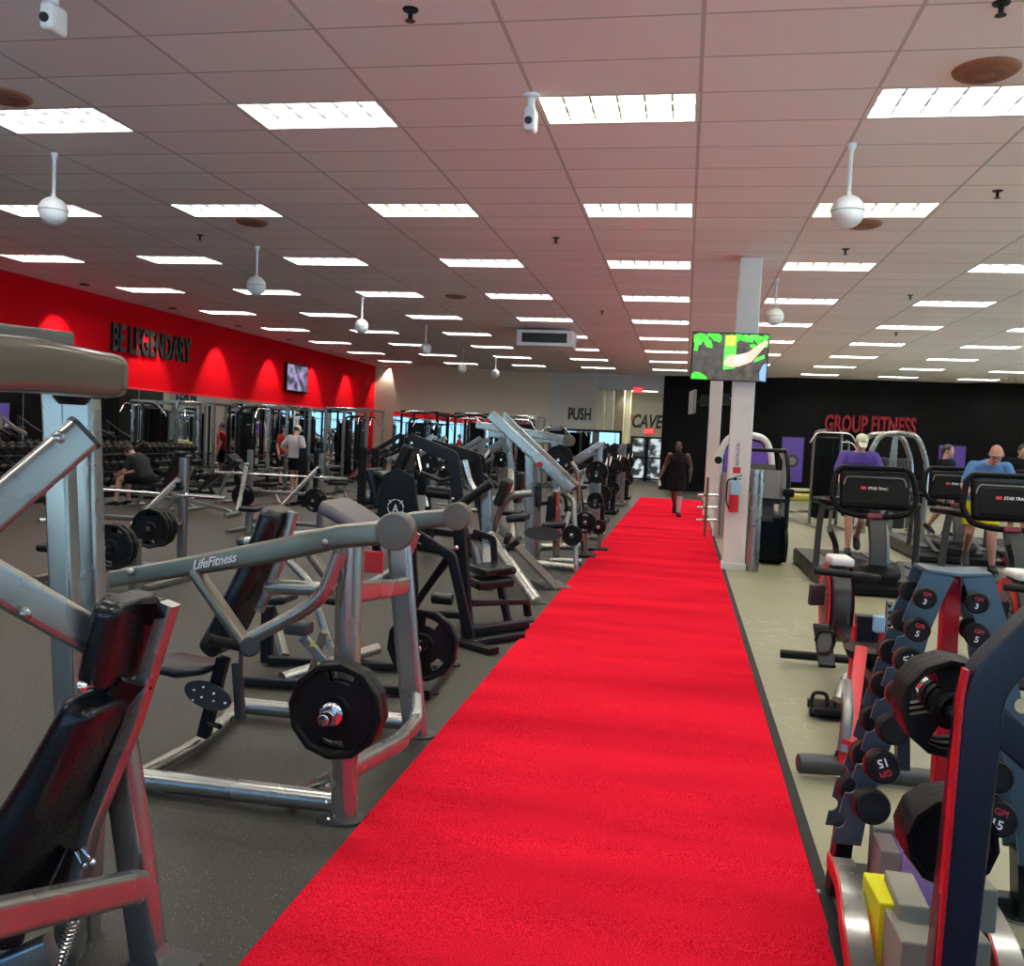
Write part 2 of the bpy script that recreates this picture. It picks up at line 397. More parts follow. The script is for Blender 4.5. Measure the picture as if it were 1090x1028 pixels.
# left wall: red band over a long mirror
slab('wall_left', XL-.2, XL, YF-.2, YB+.4, 0, 4.3, REDW)
slab('wall_back', XL-.2, -5.12, YB, YB+.2, 0, 4.3, BEIGE)
slab('wall_back_push', -5.12, -3.3, YB+.05, YB+.25, 0, 4.3, GREYW)
slab('wall_back_header', -3.3, -.87, YB+.1, YB+.3, 3.62, 4.3, mat('header_paint', (.40, .43, .45), .8))
slab('wall_corridor_left', -3.5, -3.3, YB+.25, 41.2, 0, 4.3, GREYW)
slab('wall_corridor_end', -3.5, 1.5, 41.0, 41.2, 0, 4.3, GREYW)
slab('ceiling_corridor', -3.5, 1.5, YB+.3, 41.0, 3.9, 4.0, WPAINT)
bw = MB()
ln = [(-.87, 41), (-.87, 34.1), (2.7, 33.5), (3.5, 33.05), (9.2, 33.05), (9.7, 32.5), (14, 32.5), (14, 41)]
bw.prism([(x, y) for x, y in ln], (0, 0, 2.15), (1, 0, 0), (0, 1, 0), 4.3)
struct(bw.build('wall_black', BLKW))
# storefront behind the photographer; right-hand windows are unseen, added to brighten the ceiling
ZB, ZT = .5, 3.6
WX = [(-11.4, -7.4), (-6.9, -2.9), (-2.4, 1.6), (2.1, 6.1), (6.6, 10.6)]
WY_ADDED = [(-4.5, .5), (1.0, 6.0), (6.5, 11.5), (12.0, 17.0), (17.5, 22.5), (23.0, 28.0)]
wn_ = [0]
def storefront(name, spans, lo, hi, P):
    wf = MB()
    def bx(a, c, z0, z1, th, mb_=None, bev=0, off=0.):
        p, q = P(a), P(c); s = V((abs(q.x-p.x)+(th if abs(q.x-p.x) < .001 else 0), abs(q.y-p.y)+(th if abs(q.y-p.y) < .001 else 0), z1-z0))
        (mb_ or wf).rbox((p+q)/2+V((0, 0, (z0+z1)/2)), s, bev)
    bx(lo, hi, 0, ZB, .2); bx(lo, hi, ZT, 4.3, .2)
    xs = [lo]+[q for w in spans for q in w]+[hi]
    for a, c in zip(xs[0::2], xs[1::2]): bx(a, c, ZB, ZT, .2)
    struct(wf.build(name, BEIGE))
    for a, c in spans:
        b = MB(); wn_[0] += 1
        for z in (ZB, 2.6, ZT): bx(a, c, z-.03, z+.03, .1, b, .004)
        for k in range(4): q = a+(c-a)*k/3; bx(q-.03, q+.03, ZB, ZT, .1, b, .004)
        w = struct(b.build('window_%d' % wn_[0], GRPL)); g = MB(); bx(a, c, ZB, ZT, .008, g); g.build('window_glass', GLASS, w)
storefront('wall_front', WX, XL-.2, XR+.2, lambda x: V((x, YF-.1, 0)))
storefront('wall_right', WY_ADDED, YF, CT, lambda y: V((XR+.1, y, 0)))
slab('ground_outside', -60, 70, -70, 70, -.4, -.21, mat('pale_pavement', (.55, .54, .52), .9))

# mirrors
def mirror(name, p0, p1, nrm, n, label, z0, z1):
    # n panes side by side in one band, with a red trim line above
    t = thing(name, label, 'mirror', ((p0[0]+p1[0])/2, (p0[1]+p1[1])/2, z0))
    for k in range(n):
        a = V((*p0, 0)).lerp(V((*p1, 0)), k/n); c = V((*p0, 0)).lerp(V((*p1, 0)), (k+1)/n); d = (c-a).normalized()
        b = MB(); ct = (a+c)/2+V((0, 0, (z0+z1)/2))+V(nrm)*.012
        b.rbox(ct, ((c-a).length-.006, .012, z1-z0), .002, (d, V(nrm), V((0, 0, 1))), 1); b.build('mirror_pane', MIRM, t)
    a, c = V((*p0, z1+.02)), V((*p1, z1+.02))
    b = MB(); b.bar([a+V(nrm)*.015, c+V(nrm)*.015], .03, .04); b.build('mirror_trim', REDL, t)
    return t
mirror('wall_mirror', (XL, 4.0), (XL, 32.8), (1, 0, 0), 16, 'long mirror band under the red wall behind the dumbbell racks', .12, 2.33)
mirror('wall_mirror', (-11.2, YB), (-5.6, YB), (0, -1, 0), 4, 'mirror band on the beige back wall with red top trim', .12, 2.42)

slab('baseboard_left', XL, XL+.03, 4.0, YB, 0, .12, BLKM)
slab('baseboard_back', -11.9, -5.2, YB-.03, YB, 0, .12, BLKM)
for q_, y_ in enumerate((36.4, 38.6)):
    b = MB(); b.rbox((-1.9, y_, 3.88), (1.3, .5, .03), .004); solo(b.build('corridor_ceiling_light', LAMPW), ['nearer', 'farther'][q_]+' flat ceiling light in the corridor before the glass doors', 'light')
# turf runner
tb = MB(); bmesh.ops.create_grid(tb.bm, x_segments=8, y_segments=120, size=.5)
for v in tb.bm.verts: v.co = V((-1.245+(v.co.x+.5)*1.82, -2+(v.co.y+.5)*30.3, .016+.004*math.sin(v.co.y*150)*math.sin(v.co.x*3+1)))
ex = bmesh.ops.extrude_face_region(tb.bm, geom=tb.bm.faces[:])
for e in ex['geom']:
    if isinstance(e, bmesh.types.BMVert): e.co.z = .001
solo(tb.build('turf_runner', TURFM), 'long bright red turf lane running down the gym floor', 'turf')

# ---------------------------------------------------------------- ceiling lights
NUMW = ['first', 'second', 'third', 'fourth', 'fifth', 'sixth', 'seventh', 'eighth', 'ninth', 'tenth', 'eleventh', 'twelfth', 'thirteenth', 'fourteenth', 'fifteenth', 'sixteenth', 'seventeenth', 'eighteenth', 'nineteenth', 'twentieth']
LOUV = mat('louver_aluminium', (.16, .17, .18), .4, .3)
LW, LD = 1.2192, .6096
def make_light(warm):
    t = thing('ceiling_light', 'x', 'light', (0, 0, CEIL))
    b = MB(); h = .10
    for sx in (-1, 1): b.rbox((sx*(LW/2-.017), 0, CEIL+h/2), (.034, LD, h), 0)
    for sy in (-1, 1): b.rbox((0, sy*(LD/2-.012), CEIL+h/2), (LW-.068, .024, h), 0)
    b.build('troffer_frame', WPAINT, t)
    b = MB(); b.rbox((0, 0, CEIL+h), (LW-.06, LD-.04, .01), 0); b.build('lamp_panel', LAMPW if warm else LAMP, t)
    b = MB()
    for k in range(1, 6): b.rbox((-LW/2+LW*k/6, 0, CEIL+.045), (.012, LD-.05, .05), 0)
    for k in range(1, 3): b.rbox((0, -LD/2+LD*k/3, CEIL+.045), (LW-.07, .012, .05), 0)
    b.build('louver', LOUV, t); return t
protoL = {0: make_light(0), 1: make_light(1)}
usedL = set(); rowseen = {}
WARM = {(1, 3), (2, 2), (2, 4), (3, 4)}
for k, c in lights:
    w = 1 if (k, c) in WARM else 0
    loc = (LX(c)-LW/2, LY(k)+LD/2, CEIL)
    rn = 'row nearest the camera' if k == 1 else ('row overhead of the camera' if k < 1 else NUMW[k-1]+' row from the camera')
    if k == -1: rn = 'row behind the camera'
    lab = '%s louvred ceiling light, %s, %s from the red wall' % ('yellowish' if w else 'white', rn, NUMW[c+1])
    if w not in usedL:
        o = protoL[w]; usedL.add(w); o.location = V(loc); o['label'] = lab
    else: o = dup(protoL[w], loc, 0, lab)
    o['group'] = 'recessed ceiling lights'
for q in range(8):          # wall washers along the red wall
    y = 12.6+q*3.05
    b = MB(); b.lathe([(.09, 0), (.09, .02), (.06, .02), (.05, .005)], (XL+.6, y, CEIL-.022), (0, 0, 1), 16)
    solo(b.build('recessed_downlight', BLKM), 'small dark downlight washing the red wall, %s along it' % NUMW[q], 'light', 'downlights along the red wall')
    L = bpy.data.lights.new('wall_washer', 'SPOT'); L.energy = 120; L.color = (1, .9, .8); L.spot_size = math.radians(70); L.spot_blend = .5; L.shadow_soft_size = .04
    lo = bpy.data.objects.new('wall_washer', L); COL.objects.link(lo); lo.location = (XL+.6, y, CEIL-.05); lo.rotation_euler = (0, math.radians(14), 0)
# ---------------------------------------------------------------- weights
def plate_mesh(R, th, holes=3, sides=12, big=.0):
    key = ('plate', R, th, holes, sides, big)
    if key in MATS: return MATS[key]
    N = 48; bm = bmesh.new()
    fr = [.115, .135, .30, .34, .46, .78, .86, .90, .985, 1.0]; zf = [.42, .5, .5, .30, .26, .26, .30, .5, .5, .36]
    if holes == 2: fr[4] = .60; fr[5] = .82
    if holes == 3: fr[4], fr[5] = (.42, .82) if big else (.54, .75)
    fr[0] = .030/R; fr[1] = .036/R
    def P(i, j, s):
        a = 2*PI*j/N; r = fr[i]*R
        if i >= 6 and sides: m = (a % (2*PI/sides))-PI/sides; r *= math.cos(PI/sides)/math.cos(m)
        return V((r*math.cos(a), s*zf[i]*th, r*math.sin(a)))
    vv = {(i, j, s): bm.verts.new(P(i, j, s)) for i in range(len(fr)) for j in range(N) for s in (-1, 1)}
    def open_(i, j):
        if i != 4 or not holes: return False
        per = N//holes; q = (j-N//4+per*10) % per; wdt = {2: 3, 3: 5 if big else 2, 4: 3}[holes]
        return q < wdt or q >= per-wdt
    ex = lambda i, j: 0 <= i < len(fr)-1 and not open_(i, j % N)
    for i in range(len(fr)-1):
        for j in range(N):
            if not ex(i, j): continue
            k = (j+1) % N
            for s in (-1, 1):
                f = (vv[i, j, s], vv[i+1, j, s], vv[i+1, k, s], vv[i, k, s]); bm.faces.new(f if s > 0 else f[::-1])
            for (di, dj, e) in ((-1, 0, ((i, j), (i, k))), (1, 0, ((i+1, j), (i+1, k))), (0, -1, ((i, j), (i+1, j))), (0, 1, ((i, k), (i+1, k)))):
                if not ex(i+di, j+dj):
                    a, b = e; bm.faces.new((vv[(*a, -1)], vv[(*b, -1)], vv[(*b, 1)], vv[(*a, 1)]))
    bmesh.ops.delete(bm, geom=[v for v in bm.verts if not v.link_faces], context='VERTS')
    bmesh.ops.recalc_face_normals(bm, faces=bm.faces[:])
    me = bpy.data.meshes.new('weight_plate'); bm.to_mesh(me); bm.free()
    shade(me, 35); me.materials.append(IRON)
    MATS[key] = me; return me
def plate(c, R, th, label, group=None, rz=0., spin=0., holes=3, tilt=0., sides=12, big=.0):
    o = bpy.data.objects.new('weight_plate', plate_mesh(R, th, holes, sides, big)); COL.objects.link(o)
    o.location = V(c); o.rotation_euler = (tilt, spin, rz); return tag(o, label, 'weight plate', group)
def bolt(b, c, axis, r=.014):
    b.lathe([(r, 0), (r*1.0, .004), (r*.8, .009), (r*.35, .013)], c, axis, 10); return b
def foot(b, c, w=.2, d=.1, rz=0., th=.012):
    n = 24; pl = []
    for k in range(n):
        a = 2*PI*k/n; ca, sa = math.cos(a), math.sin(a)
        pl.append((math.copysign(abs(ca)**.7, ca)*w/2, math.copysign(abs(sa)**.7, sa)*d/2))
    b.prism(pl, V(c)+V((0, 0, th/2)), (math.cos(rz), math.sin(rz), 0), (-math.sin(rz), math.cos(rz), 0), th); return b
def mb(f, name, m, par, *a, **k):
    b = MB(); getattr(b, f)(*a, **k); return b.build(name, m, par)
def grip(par, p0, p1, r=.019, name='handle_grip', m=None):
    b = MB(); p0, p1 = V(p0), V(p1); d = (p1-p0); L = d.length
    pr = [(r*.6, 0), (r, .004)]
    for k in range(1, 9): pr += [(r, L*k/9-.003), (r*.92, L*k/9), (r, L*k/9+.003)]
    pr += [(r, L-.012), (r*1.15, L-.008), (r*1.15, L-.003), (r*.7, L)]
    b.lathe(pr, p0, d, 14); return b.build(name, m or BLKR, par)

# ================================================================ nearest machine: incline press by the photographer
def press_machine():
    t = thing('chest_press_machine', 'silver plate loaded chest press nearest the camera, olive top arm, black back pad', 'gym machine', (-1.6, 2.35, 0))
    b = MB(); b.bar([A(61, 415, 2.42), A(75, 770, 2.42), V((-1.76, 2.42, 0))], .075, .06, (0, -1, 0), .01, 3); b.build('upright', STEEL, t)
    b = MB(); b.bar([A(91, 425, 2.55), A(101, 770, 2.55), V((-1.80, 2.55, 0))], .075, .06, (0, -1, 0), .01, 3); b.build('upright', STEEL, t)
    b = MB(); b.bar([A(73, 404, 2.40), A(76, 466, 2.40)], .128, .012, (0, -1, 0), .004)
    b.build('head_plate', STEEL, t)
    b = MB(); pts = [A(-95, 381, 1.5), A(20, 388, 1.8), A(102, 399, 2.2), A(113, 400, 2.27), A(119, 401, 2.31)]
    b.sweep(pts, rrect(.125, .122, .030, 5), (0, 0, 1), True, [1, 1, 1, .93, .72]); b.build('top_arm_shell', OLIVEP, t)
    b = MB(); b.bar([A(-80, 355, 2.0), A(76, 371, 2.5)], .02, .10, (0, 0, 1), .008); b.build('rear_shroud', KHAKI, t)
    b = MB(); b.lathe([(.052, 0), (.052, .03), (.035, .05)], A(77, 412, 2.34), (0, 0, -1), 20); b.build('arm_pivot', BLKM, t)
    # swinging lever with its bolt
    lv = MB(); lv.bar([A(88, 462, 2.26), A(-70, 598, 1.98)], .05, .105, (0, 0, 1), .02, 3); lv = lv.build('lever_arm', STEEL, t)
    e = MB(); d = (A(88, 462, 2.26)-A(-70, 598, 1.98)).normalized(); e.bar([A(88, 462, 2.26), A(88, 462, 2.26)+d*.012], .056, .112, (0, 0, 1), .02, 3); e.build('end_plate', GRPL, lv)
    e = MB(); e.ell(A(62, 466, 2.20), (.021, .016, .021)); e.build('bolt', STEEL, lv)
    lw = MB(); lw.bar([A(-50, 592, 1.95), A(132, 697, 2.34)], .05, .105, (0, 0, 1), .02, 3); lw = lw.build('seat_strut', STEEL, t)
    e = MB(); e.ell(A(26, 653, 2.06), (.019, .014, .019)); e.build('bolt', STEEL, lw)
    # pads
    b = MB(); hp = [A(138, 634, 2.30), A(136, 655, 2.30), A(125, 690, 2.30), A(116, 725, 2.30)]
    b.cushion([hp[0], hp[2], hp[3]], .24, .085, (-1, 0, .3), [1, 1, .95]); hr = b.build('headrest', VINYL, t)
    b = MB(); bp = [A(113, 738, 2.28), A(106, 752, 2.28), A(76, 815, 2.28), A(44, 875, 2.27), A(16, 935, 2.25), A(2, 990, 2.22)]
    b.cushion(bp, .29, .11, (-1, 0, .4), [.9, .95, 1.1, 1.25, 1.2, 1.0]); b.build('back_pad', VINYL, t)
    b = MB(); b.bar([A(181, 642, 2.36), A(142, 768, 2.36), A(96, 880, 2.34), A(80, 960, 2.3)], .05, .045, (1, 0, .3), .006); b.build('pad_frame', STEEL, t)
    for q in ((A(150, 640, 2.30), A(165, 662, 2.36)), (A(118, 735, 2.28), A(150, 742, 2.36))):
        b = MB(); b.bar(q, .1, .02, (0, 1, 0), .004); b.build('pad_bracket', BLKM, t)
    b = MB(); b.ell(A(87, 731, 2.14), .016).cyl(A(87, 731, 2.14), A(112, 728, 2.26), .006); b.build('pull_pin', CHROME, t)
    # rear leg and lower rail
    b = MB(); b.bar([A(126, 786, 2.44), A(160, 1026, 2.47), V((-1.47, 2.47, .01))], .115, .07, (0, -1, 0), .03, 4); b.build('rear_leg', STEEL, t)
    b = MB(); foot(b, (-1.47, 2.47, 0), .22, .14); b.build('foot_plate', GRPL, t)
    b = MB(); b.bar([A(146, 943, 2.36), A(-60, 990, 1.66)], .07, .09, (0, 0, 1), .022, 4); b.build('lower_rail', STEEL, t)
    b = MB(); pts = [A(80, 975, 2.3).lerp(A(55, 1045, 2.2), k/120)+V((math.cos(k*.8)*.017, math.sin(k*.8)*.017, 0)) for k in range(121)]
    b.tube(pts, .0035, 6); b.build('coil_spring', CHROME, t)
    b = MB(); b.bar([A(55, 1010, 2.2), V((-2.0, 2.1, .01))], .09, .06, (0, -1, 0), .02).bar([A(70, 1012, 2.36), A(-40, 1075, 2.0)], .05, .05, (0, 0, 1), .01); b.build('floor_rail', STEEL, t)
    b = MB(); b.tube(fil([A(80, 906, 2.3), A(86, 902, 2.3), A(96, 914, 2.3), A(88, 921, 2.3), A(80, 906, 2.3)], .01), .0035, 6)
    b.ell(A(98, 918, 2.3), .012).ell(A(90, 921, 2.3), .011); b.build('chain_link', CHROME, t)
    b = MB(); b.bar([A(30, 985, 2.2), A(68, 905, 2.34)], .06, .06, (1, 0, 0), .01).pad(A(-90, 985, 2.05), A(25, 975, 2.22), .26, .07, (0, 0, 1)); b.build('seat', VINYL, t)
    return t
press_machine()

# ================================================================ row machine with round grey end caps
def row_machine():
    t = thing('row_machine', 'silver plate loaded row machine with round grey end caps beside the red turf', 'gym machine', (-1.8, 4.15, 0))
    nx = V((0, -1, 0))
    b = MB(); b.tube([(-1.335, 3.6, .005), (-1.354, 3.6, 1.235)], .056, 24).ell((-1.354, 3.6, 1.235), (.056, .056, .02), 24, 6); u = b.build('upright', STEEL, t)
    b = MB(); foot(b, (-1.35, 3.6, 0), .20, .16, .2); fp = b.build('foot_plate', GRPL, u)
    b = MB()
    for dx, dz in ((-.062, .09), (-.062, .16), (-.05, .02)): bolt(b, (-1.335+dx*.9, 3.545, dz), nx, .010)
    b.build('bolts', CHROME, u)
    b = MB(); b.bar([A(424, 574, 4.72), A(442, 784, 4.72)], .135, .07, (0, -1, 0), .033, 5); u2 = b.build('rear_leg', STEEL, t)
    b = MB(); foot(b, F(450, 783)+V((-.03, 0, 0)), .2, .16, .2); b.build('foot_plate', GRPL, u2)
    for k, off in enumerate((V((0, 0, 0)), V((-.075, 1.30, -.045)))):
        o = lambda px, py, Y=3.45: A(px, py, Y)+off
        b = MB(); b.sweep([o(119, 616), o(210, 601), o(304, 584), o(360, 571), o(414, 566)], rrect(.052, .098, .02, 3), (0, 0, 1), True, [.72, .84, .97, 1, 1]); la = b.build('lever_arm', SATIN, t)
        c = o(421, 565); s = -1 if k == 0 else 1
        b = MB(); b.lathe([(.066, 0), (.075, .008), (.076, .085), (.070, .095), (.02, .098)], c+V((0, .05, 0)), (0.06, -1, 0), 32); b.build('end_cap', KHAKI, la)
        b = MB()
        for q in ((349, 577), (143, 608)): bolt(b, o(*q)+V((0, -.026, 0)), nx, .018)
        b.build('bolt', STEEL, la)
        if k == 0:
            d = (o(260, 592)-o(203, 603)); d.y = 0
            text('lettering', 'LifeFitness', o(232, 596)+V((0, -.030, 0)), d, V((-d.z, 0, d.x)), .040, WHITEL, la, w=.205, ext=.001, shear=.55, bold=.012)
        b = MB(); b.bar([o(207, 607), o(266, 692)], .045, .078, (0, -1, 0), .018, 3); st = b.build('lever_strut', STEEL, t) if 0 else b.build('handle_strut', SATIN, t)
        b = MB(); b.cyl(o(266, 688, 3.42), o(266, 688, 3.48), .042, 18); b.build('strut_cap', GRPL, st)
        b = MB(); b.tube(fil([o(362, 588, 3.46), o(345, 632, 3.46), o(323, 650, 3.46), o(262, 682, 3.46)], .06, 5), .03, 14); b.build('brace_tube', STEEL, t)
        grip(t, o(259, 689), o(219, 679, 3.30 if k == 0 else 3.58), .021)
    # bars between the two sides
    b = MB(); b.bar(fil([A(378, 630, 3.63), A(420, 626, 4.5), A(433, 622, 4.7)], .05), .05, .095, (0, 0, 1), .02); b.build('cross_beam', STEEL, t)
    b = MB(); b.rbox(A(398, 598, 4.3), (.10, .012, .11), .004); b.build('red_panel', REDM, t)
    b = MB(); b.bar(fil([A(370, 820, 3.62), A(425, 790, 4.25), A(444, 768, 4.66), A(442, 738, 4.72)], .08), .075, .085, (0, 0, 1), .03, 3); b.build('rear_rail', STEEL, t)
    b = MB(); b.tube([(-2.62, 3.63, .052), (-1.37, 3.605, .072)], .046, 18); b.build('base_rail', STEEL, t)
    b = MB(); b.bar(fil([F(120, 836, .05), F(160, 818, .05), F(212, 790, .05), F(240, 765, .06), F(256, 748, .07)], .2, 6), .07, .05, (0, 0, 1), .02); b.build('base_rail', STEEL, t)
    b = MB(); b.tube([F(252, 750, .07), F(430, 768, .07)], .045, 16); b.build('base_rail', STEEL, t)
    b = MB(); b.tube([F(306, 848, .03), A(352, 826, 3.64)], .022, 10); b.build('base_brace', STEEL, t)
    # seat and back pad
    b = MB(); b.rings([(A(172, 703, 4.13), (0, 1, 0), (0, 0, 1), .10, .02), (A(178, 705, 4.13), (0, 1, 0), (0, 0, 1), .14, .034), (A(203, 710, 4.13), (0, 1, 0), (0, 0, 1), .15, .033), (A(226, 709, 4.13), (0, 1, 0), (0, 0, 1), .12, .026), (A(233, 708, 4.13), (0, 1, 0), (0, 0, 1), .06, .012)], 24, 3.2); b.build('seat', VINYL, t)
    c = A(221, 740, 4.06); el = [(.125*math.cos(a), .066*math.sin(a)) for a in [2*PI*k/28 for k in range(28)]]
    b = MB(); b.prism(el, c, (math.cos(-.25), 0, math.sin(-.25)), (math.sin(.25), 0, math.cos(.25)), .012); sp = b.build('seat_plate', GRPL, t)
    b = MB()
    for q in ((207, 734), (217, 731), (215, 742), (228, 738), (228, 746), (240, 748), (206, 745)): bolt(b, A(*q, 4.05), nx, .009)
    b.build('bolts', CHROME, sp)
    b = MB(); b.bar([A(238, 700, 4.13), A(217, 783, 4.13)], .06, .06, (0, -1, 0), .01).cyl(A(222, 770, 4.1), A(234, 773, 4.0), .014); b.build('seat_post', BLKM, t)
    b = MB(); b.bar([A(252, 705, 4.13), A(256, 765, 4.13)], .045, .045, (0, -1, 0), .01).tube(fil([A(257, 690, 4.1), A(255, 745, 4.1)], .02), .012, 8); b.build('seat_rail', GRPL, t)
    b = MB(); b.cushion([A(298, 541, 4.13), A(280, 590, 4.13), A(262, 630, 4.13), A(240, 674, 4.13), A(228, 690, 4.13)], .26, .10, (-1, 0, .3), [1, 1, 1.1, 1.1, 1]); b.build('chest_pad', VINYL, t)
    b = MB(); b.bar([A(312, 545, 4.13), A(300, 592, 4.13), A(276, 650, 4.13)], .05, .04, (1, 0, .3), .006); b.build('pad_frame', STEEL, t)
    b = MB(); b.tube([A(284, 624, 4.13), A(372, 628, 4.13)], .036, 14); b.build('pad_support', STEEL, t)
    b = MB(); b.rbox(A(318, 668, 4.08), (.12, .10, .06), .012); b.build('linkage_block', GRPL, t)
    b = MB(); b.bar([A(322, 678, 4.1), A(352, 710, 4.1)], .045, .03, (0, -1, 0), .006).tube([A(345, 672, 4.25), A(330, 720, 4.3)], .02); ln_ = b.build('linkage_arm', STEEL, t)
    b = MB(); b.prism([(-.018, -.014), (.018, -.014), (0, .018)], A(333, 685, 4.075), (1, 0, 0), (0, 0, 1), .003); b.build('warning_sticker', mat('yellow_sticker', (.75, .62, .04), .5), ln_)
    b = MB(); b.cyl((-1.313, 3.56, .528), (-1.313, 3.27, .528), .025, 18).lathe([(.05, 0), (.05, .015), (.034, .03)], (-1.313, 3.365, .528), nx, 18); b.build('plate_horn', CHROME, t)
    b = MB(); b.cyl((-1.37, 4.72, .48), (-1.37, 4.98, .48), .025, 18); b.build('plate_horn', CHROME, t)
    plate((-1.313, 3.41, .528), .198, .05, 'black twelve sided plate on the near side of the row machine, outermost', 'plates on the row machine', 0, .1, 2)
    plate((-1.313, 3.462, .528), .198, .05, 'black twelve sided plate on the near side of the row machine, inner', 'plates on the row machine', 0, .1, 2)
    plate((-1.37, 4.84, .48), .205, .05, 'black plate with open grips on the far side of the row machine', 'plates on the row machine', 0, .35, 3)
    return t
row_machine()
# ================================================================ curl machine right behind the row machine
def tubes(par, name, m, items):
    """each item one bent tube or bar, every one a mesh of its own"""
    for it in items:
        b = MB()
        if it[0] == 't': b.tube(fil(it[1], it[3] if len(it) > 3 else .06), it[2], 12)
        else: b.bar(fil(it[1], .03, 2) if len(it[1]) > 2 else it[1], it[2], it[3], it[4] if len(it) > 4 else (0, 0, 1), min(it[2], it[3])*.22)
        b.build(name, m, par)
def curl_machine():
    t = thing('curl_machine', 'silver arm curl machine with grey sloped pad on a black base, behind the row machine', 'gym machine', (-2.2, 6.0, 0))
    tubes(t, 'base_rail', BLKM, [('b', [F(258, 724, .04), F(452, 736, .04)], .07, .06), ('b', [F(286, 702, .04), F(470, 712, .04)], .07, .06), ('b', [F(452, 740, .04), F(478, 704, .04)], .07, .06)])
    b = MB(); foot(b, F(456, 738), .14, .1, .2); b.build('rubber_foot', BLKR, t)
    b = MB(); foot(b, F(480, 708), .14, .1, .2); b.build('rubber_foot', BLKR, t)
    y = 5.9
    tubes(t, 'upright', BLKM, [('b', [A(285, 645, y), A(284, 712, y)], .08, .07, (0, -1, 0))])
    tubes(t, 'lever_arm', STEEL, [('t', [A(262, 577, y), A(360, 566, y)], .038), ('t', [A(290, 579, y+.4), A(330, 620, y+.35), A(352, 690, y+.3)], .03)])
    b = MB(); b.lathe([(.02, -.02), (.035, 0), (.035, .05), (.02, .07)], A(262, 577, y), (-1, 0, 0), 16); b.build('pivot_cap', GRPL, t)
    b = MB(); b.ell(A(254, 578, y), .022); b.build('pull_knob', WHT, t)
    tubes(t, 'column', STEEL, [('b', [A(372, 552, y+.2), A(372, 700, y+.2)], .1, .1, (0, -1, 0)), ('t', [F(300, 722, .06), F(402, 690, .12)], .04)])
    b = MB(); b.cushion([A(352, 536, y-.1), A(360, 540, y-.1), A(380, 552, y-.1), A(394, 563, y-.1)], .5, .085, (0, 0, 1)); b.build('arm_pad', VINYLG, t)
    b = MB(); b.pad(A(268, 640, 6.6), A(310, 636, 6.6), .3, .07); b.build('seat', VINYL, t)
    tubes(t, 'seat_post', STEELG, [('b', [A(288, 645, 6.6), F(290, 706)+V((0, .2, 0))], .06, .06, (0, -1, 0))])
    return t
curl_machine()

# ================================================================ black A-frame leg machine beside the turf
def calf_machine():
    t = thing('leg_extension_machine', 'black A-frame leg machine with stacked flat pads beside the turf, nearer one', 'gym machine', (-1.75, 7.4, 0))
    y = 7.05
    tubes(t, 'side_leg', BLKM, [('b', [A(444, 569, y), A(481, 592, y), A(501, 682, y)], .08, .06, (0, -1, 0)),
        ('b', [A(438, 572, 7.6), A(441, 641, 7.6), F(442, 662)], .08, .07, (0, -1, 0)), ('b', [A(441, 645, 7.3), A(478, 592, 7.1)], .06, .05, (0, -1, 0)),
        ('b', [A(489, 560, 7.4), A(496, 655, 7.4), F(497, 664, .02)], .11, .08, (0, -1, 0)), ('b', [A(504, 566, 8.0), A(525, 573, 8.0), A(527, 607, 8.0)], .06, .05, (0, -1, 0)),
        ('b', [A(530, 612, 8.0), F(541, 662, .02)], .07, .06, (0, -1, 0))])
    tubes(t, 'base_rail', BLKM, [('b', [A(444, 652, 7.4), A(494, 655, 7.4)], .06, .06), ('b', [F(484, 681, .03), F(526, 693, .03)], .10, .05), ('b', [F(494, 672, .05), F(560, 664, .05)], .09, .08),
        ('b', [F(500, 684, .03), F(556, 676, .03)], .07, .05), ('b', [A(500, 642, 7.5), A(560, 640, 8.2), F(562, 655, .02)], .07, .05)])
    b = MB(); foot(b, F(522, 694), .13, .1, .3); b.build('rubber_foot', BLKR, t)
    b = MB(); foot(b, F(561, 661), .13, .1, .3); b.build('rubber_foot', BLKR, t)
    b = MB(); b.pad(A(506, 607, 7.6), A(540, 604, 7.8), .36, .07); b.build('pad', VINYL, t)
    b = MB(); b.pad(A(500, 620, 7.6), A(540, 616, 7.8), .36, .09); b.build('pad', VINYL, t)

    b = MB(); b.cyl(A(460, 636, 7.9), A(482, 638, 7.9), .055); b.build('roller_pad', VINYL, t)
    tubes(t, 'linkage', STEELG, [('t', [A(504, 582, 7.9), A(512, 610, 7.9)], .035), ('b', [A(466, 612, 7.7), A(484, 590, 7.7)], .05, .04, (0, -1, 0))])
    b = MB(); bolt(b, A(486, 583, 6.98), (0, -1, 0), .018); b.build('bolt', CHROME, t)

    grip(t, A(528, 608, 7.5), A(546, 606, 7.5), .022)
    return t
calf_machine()

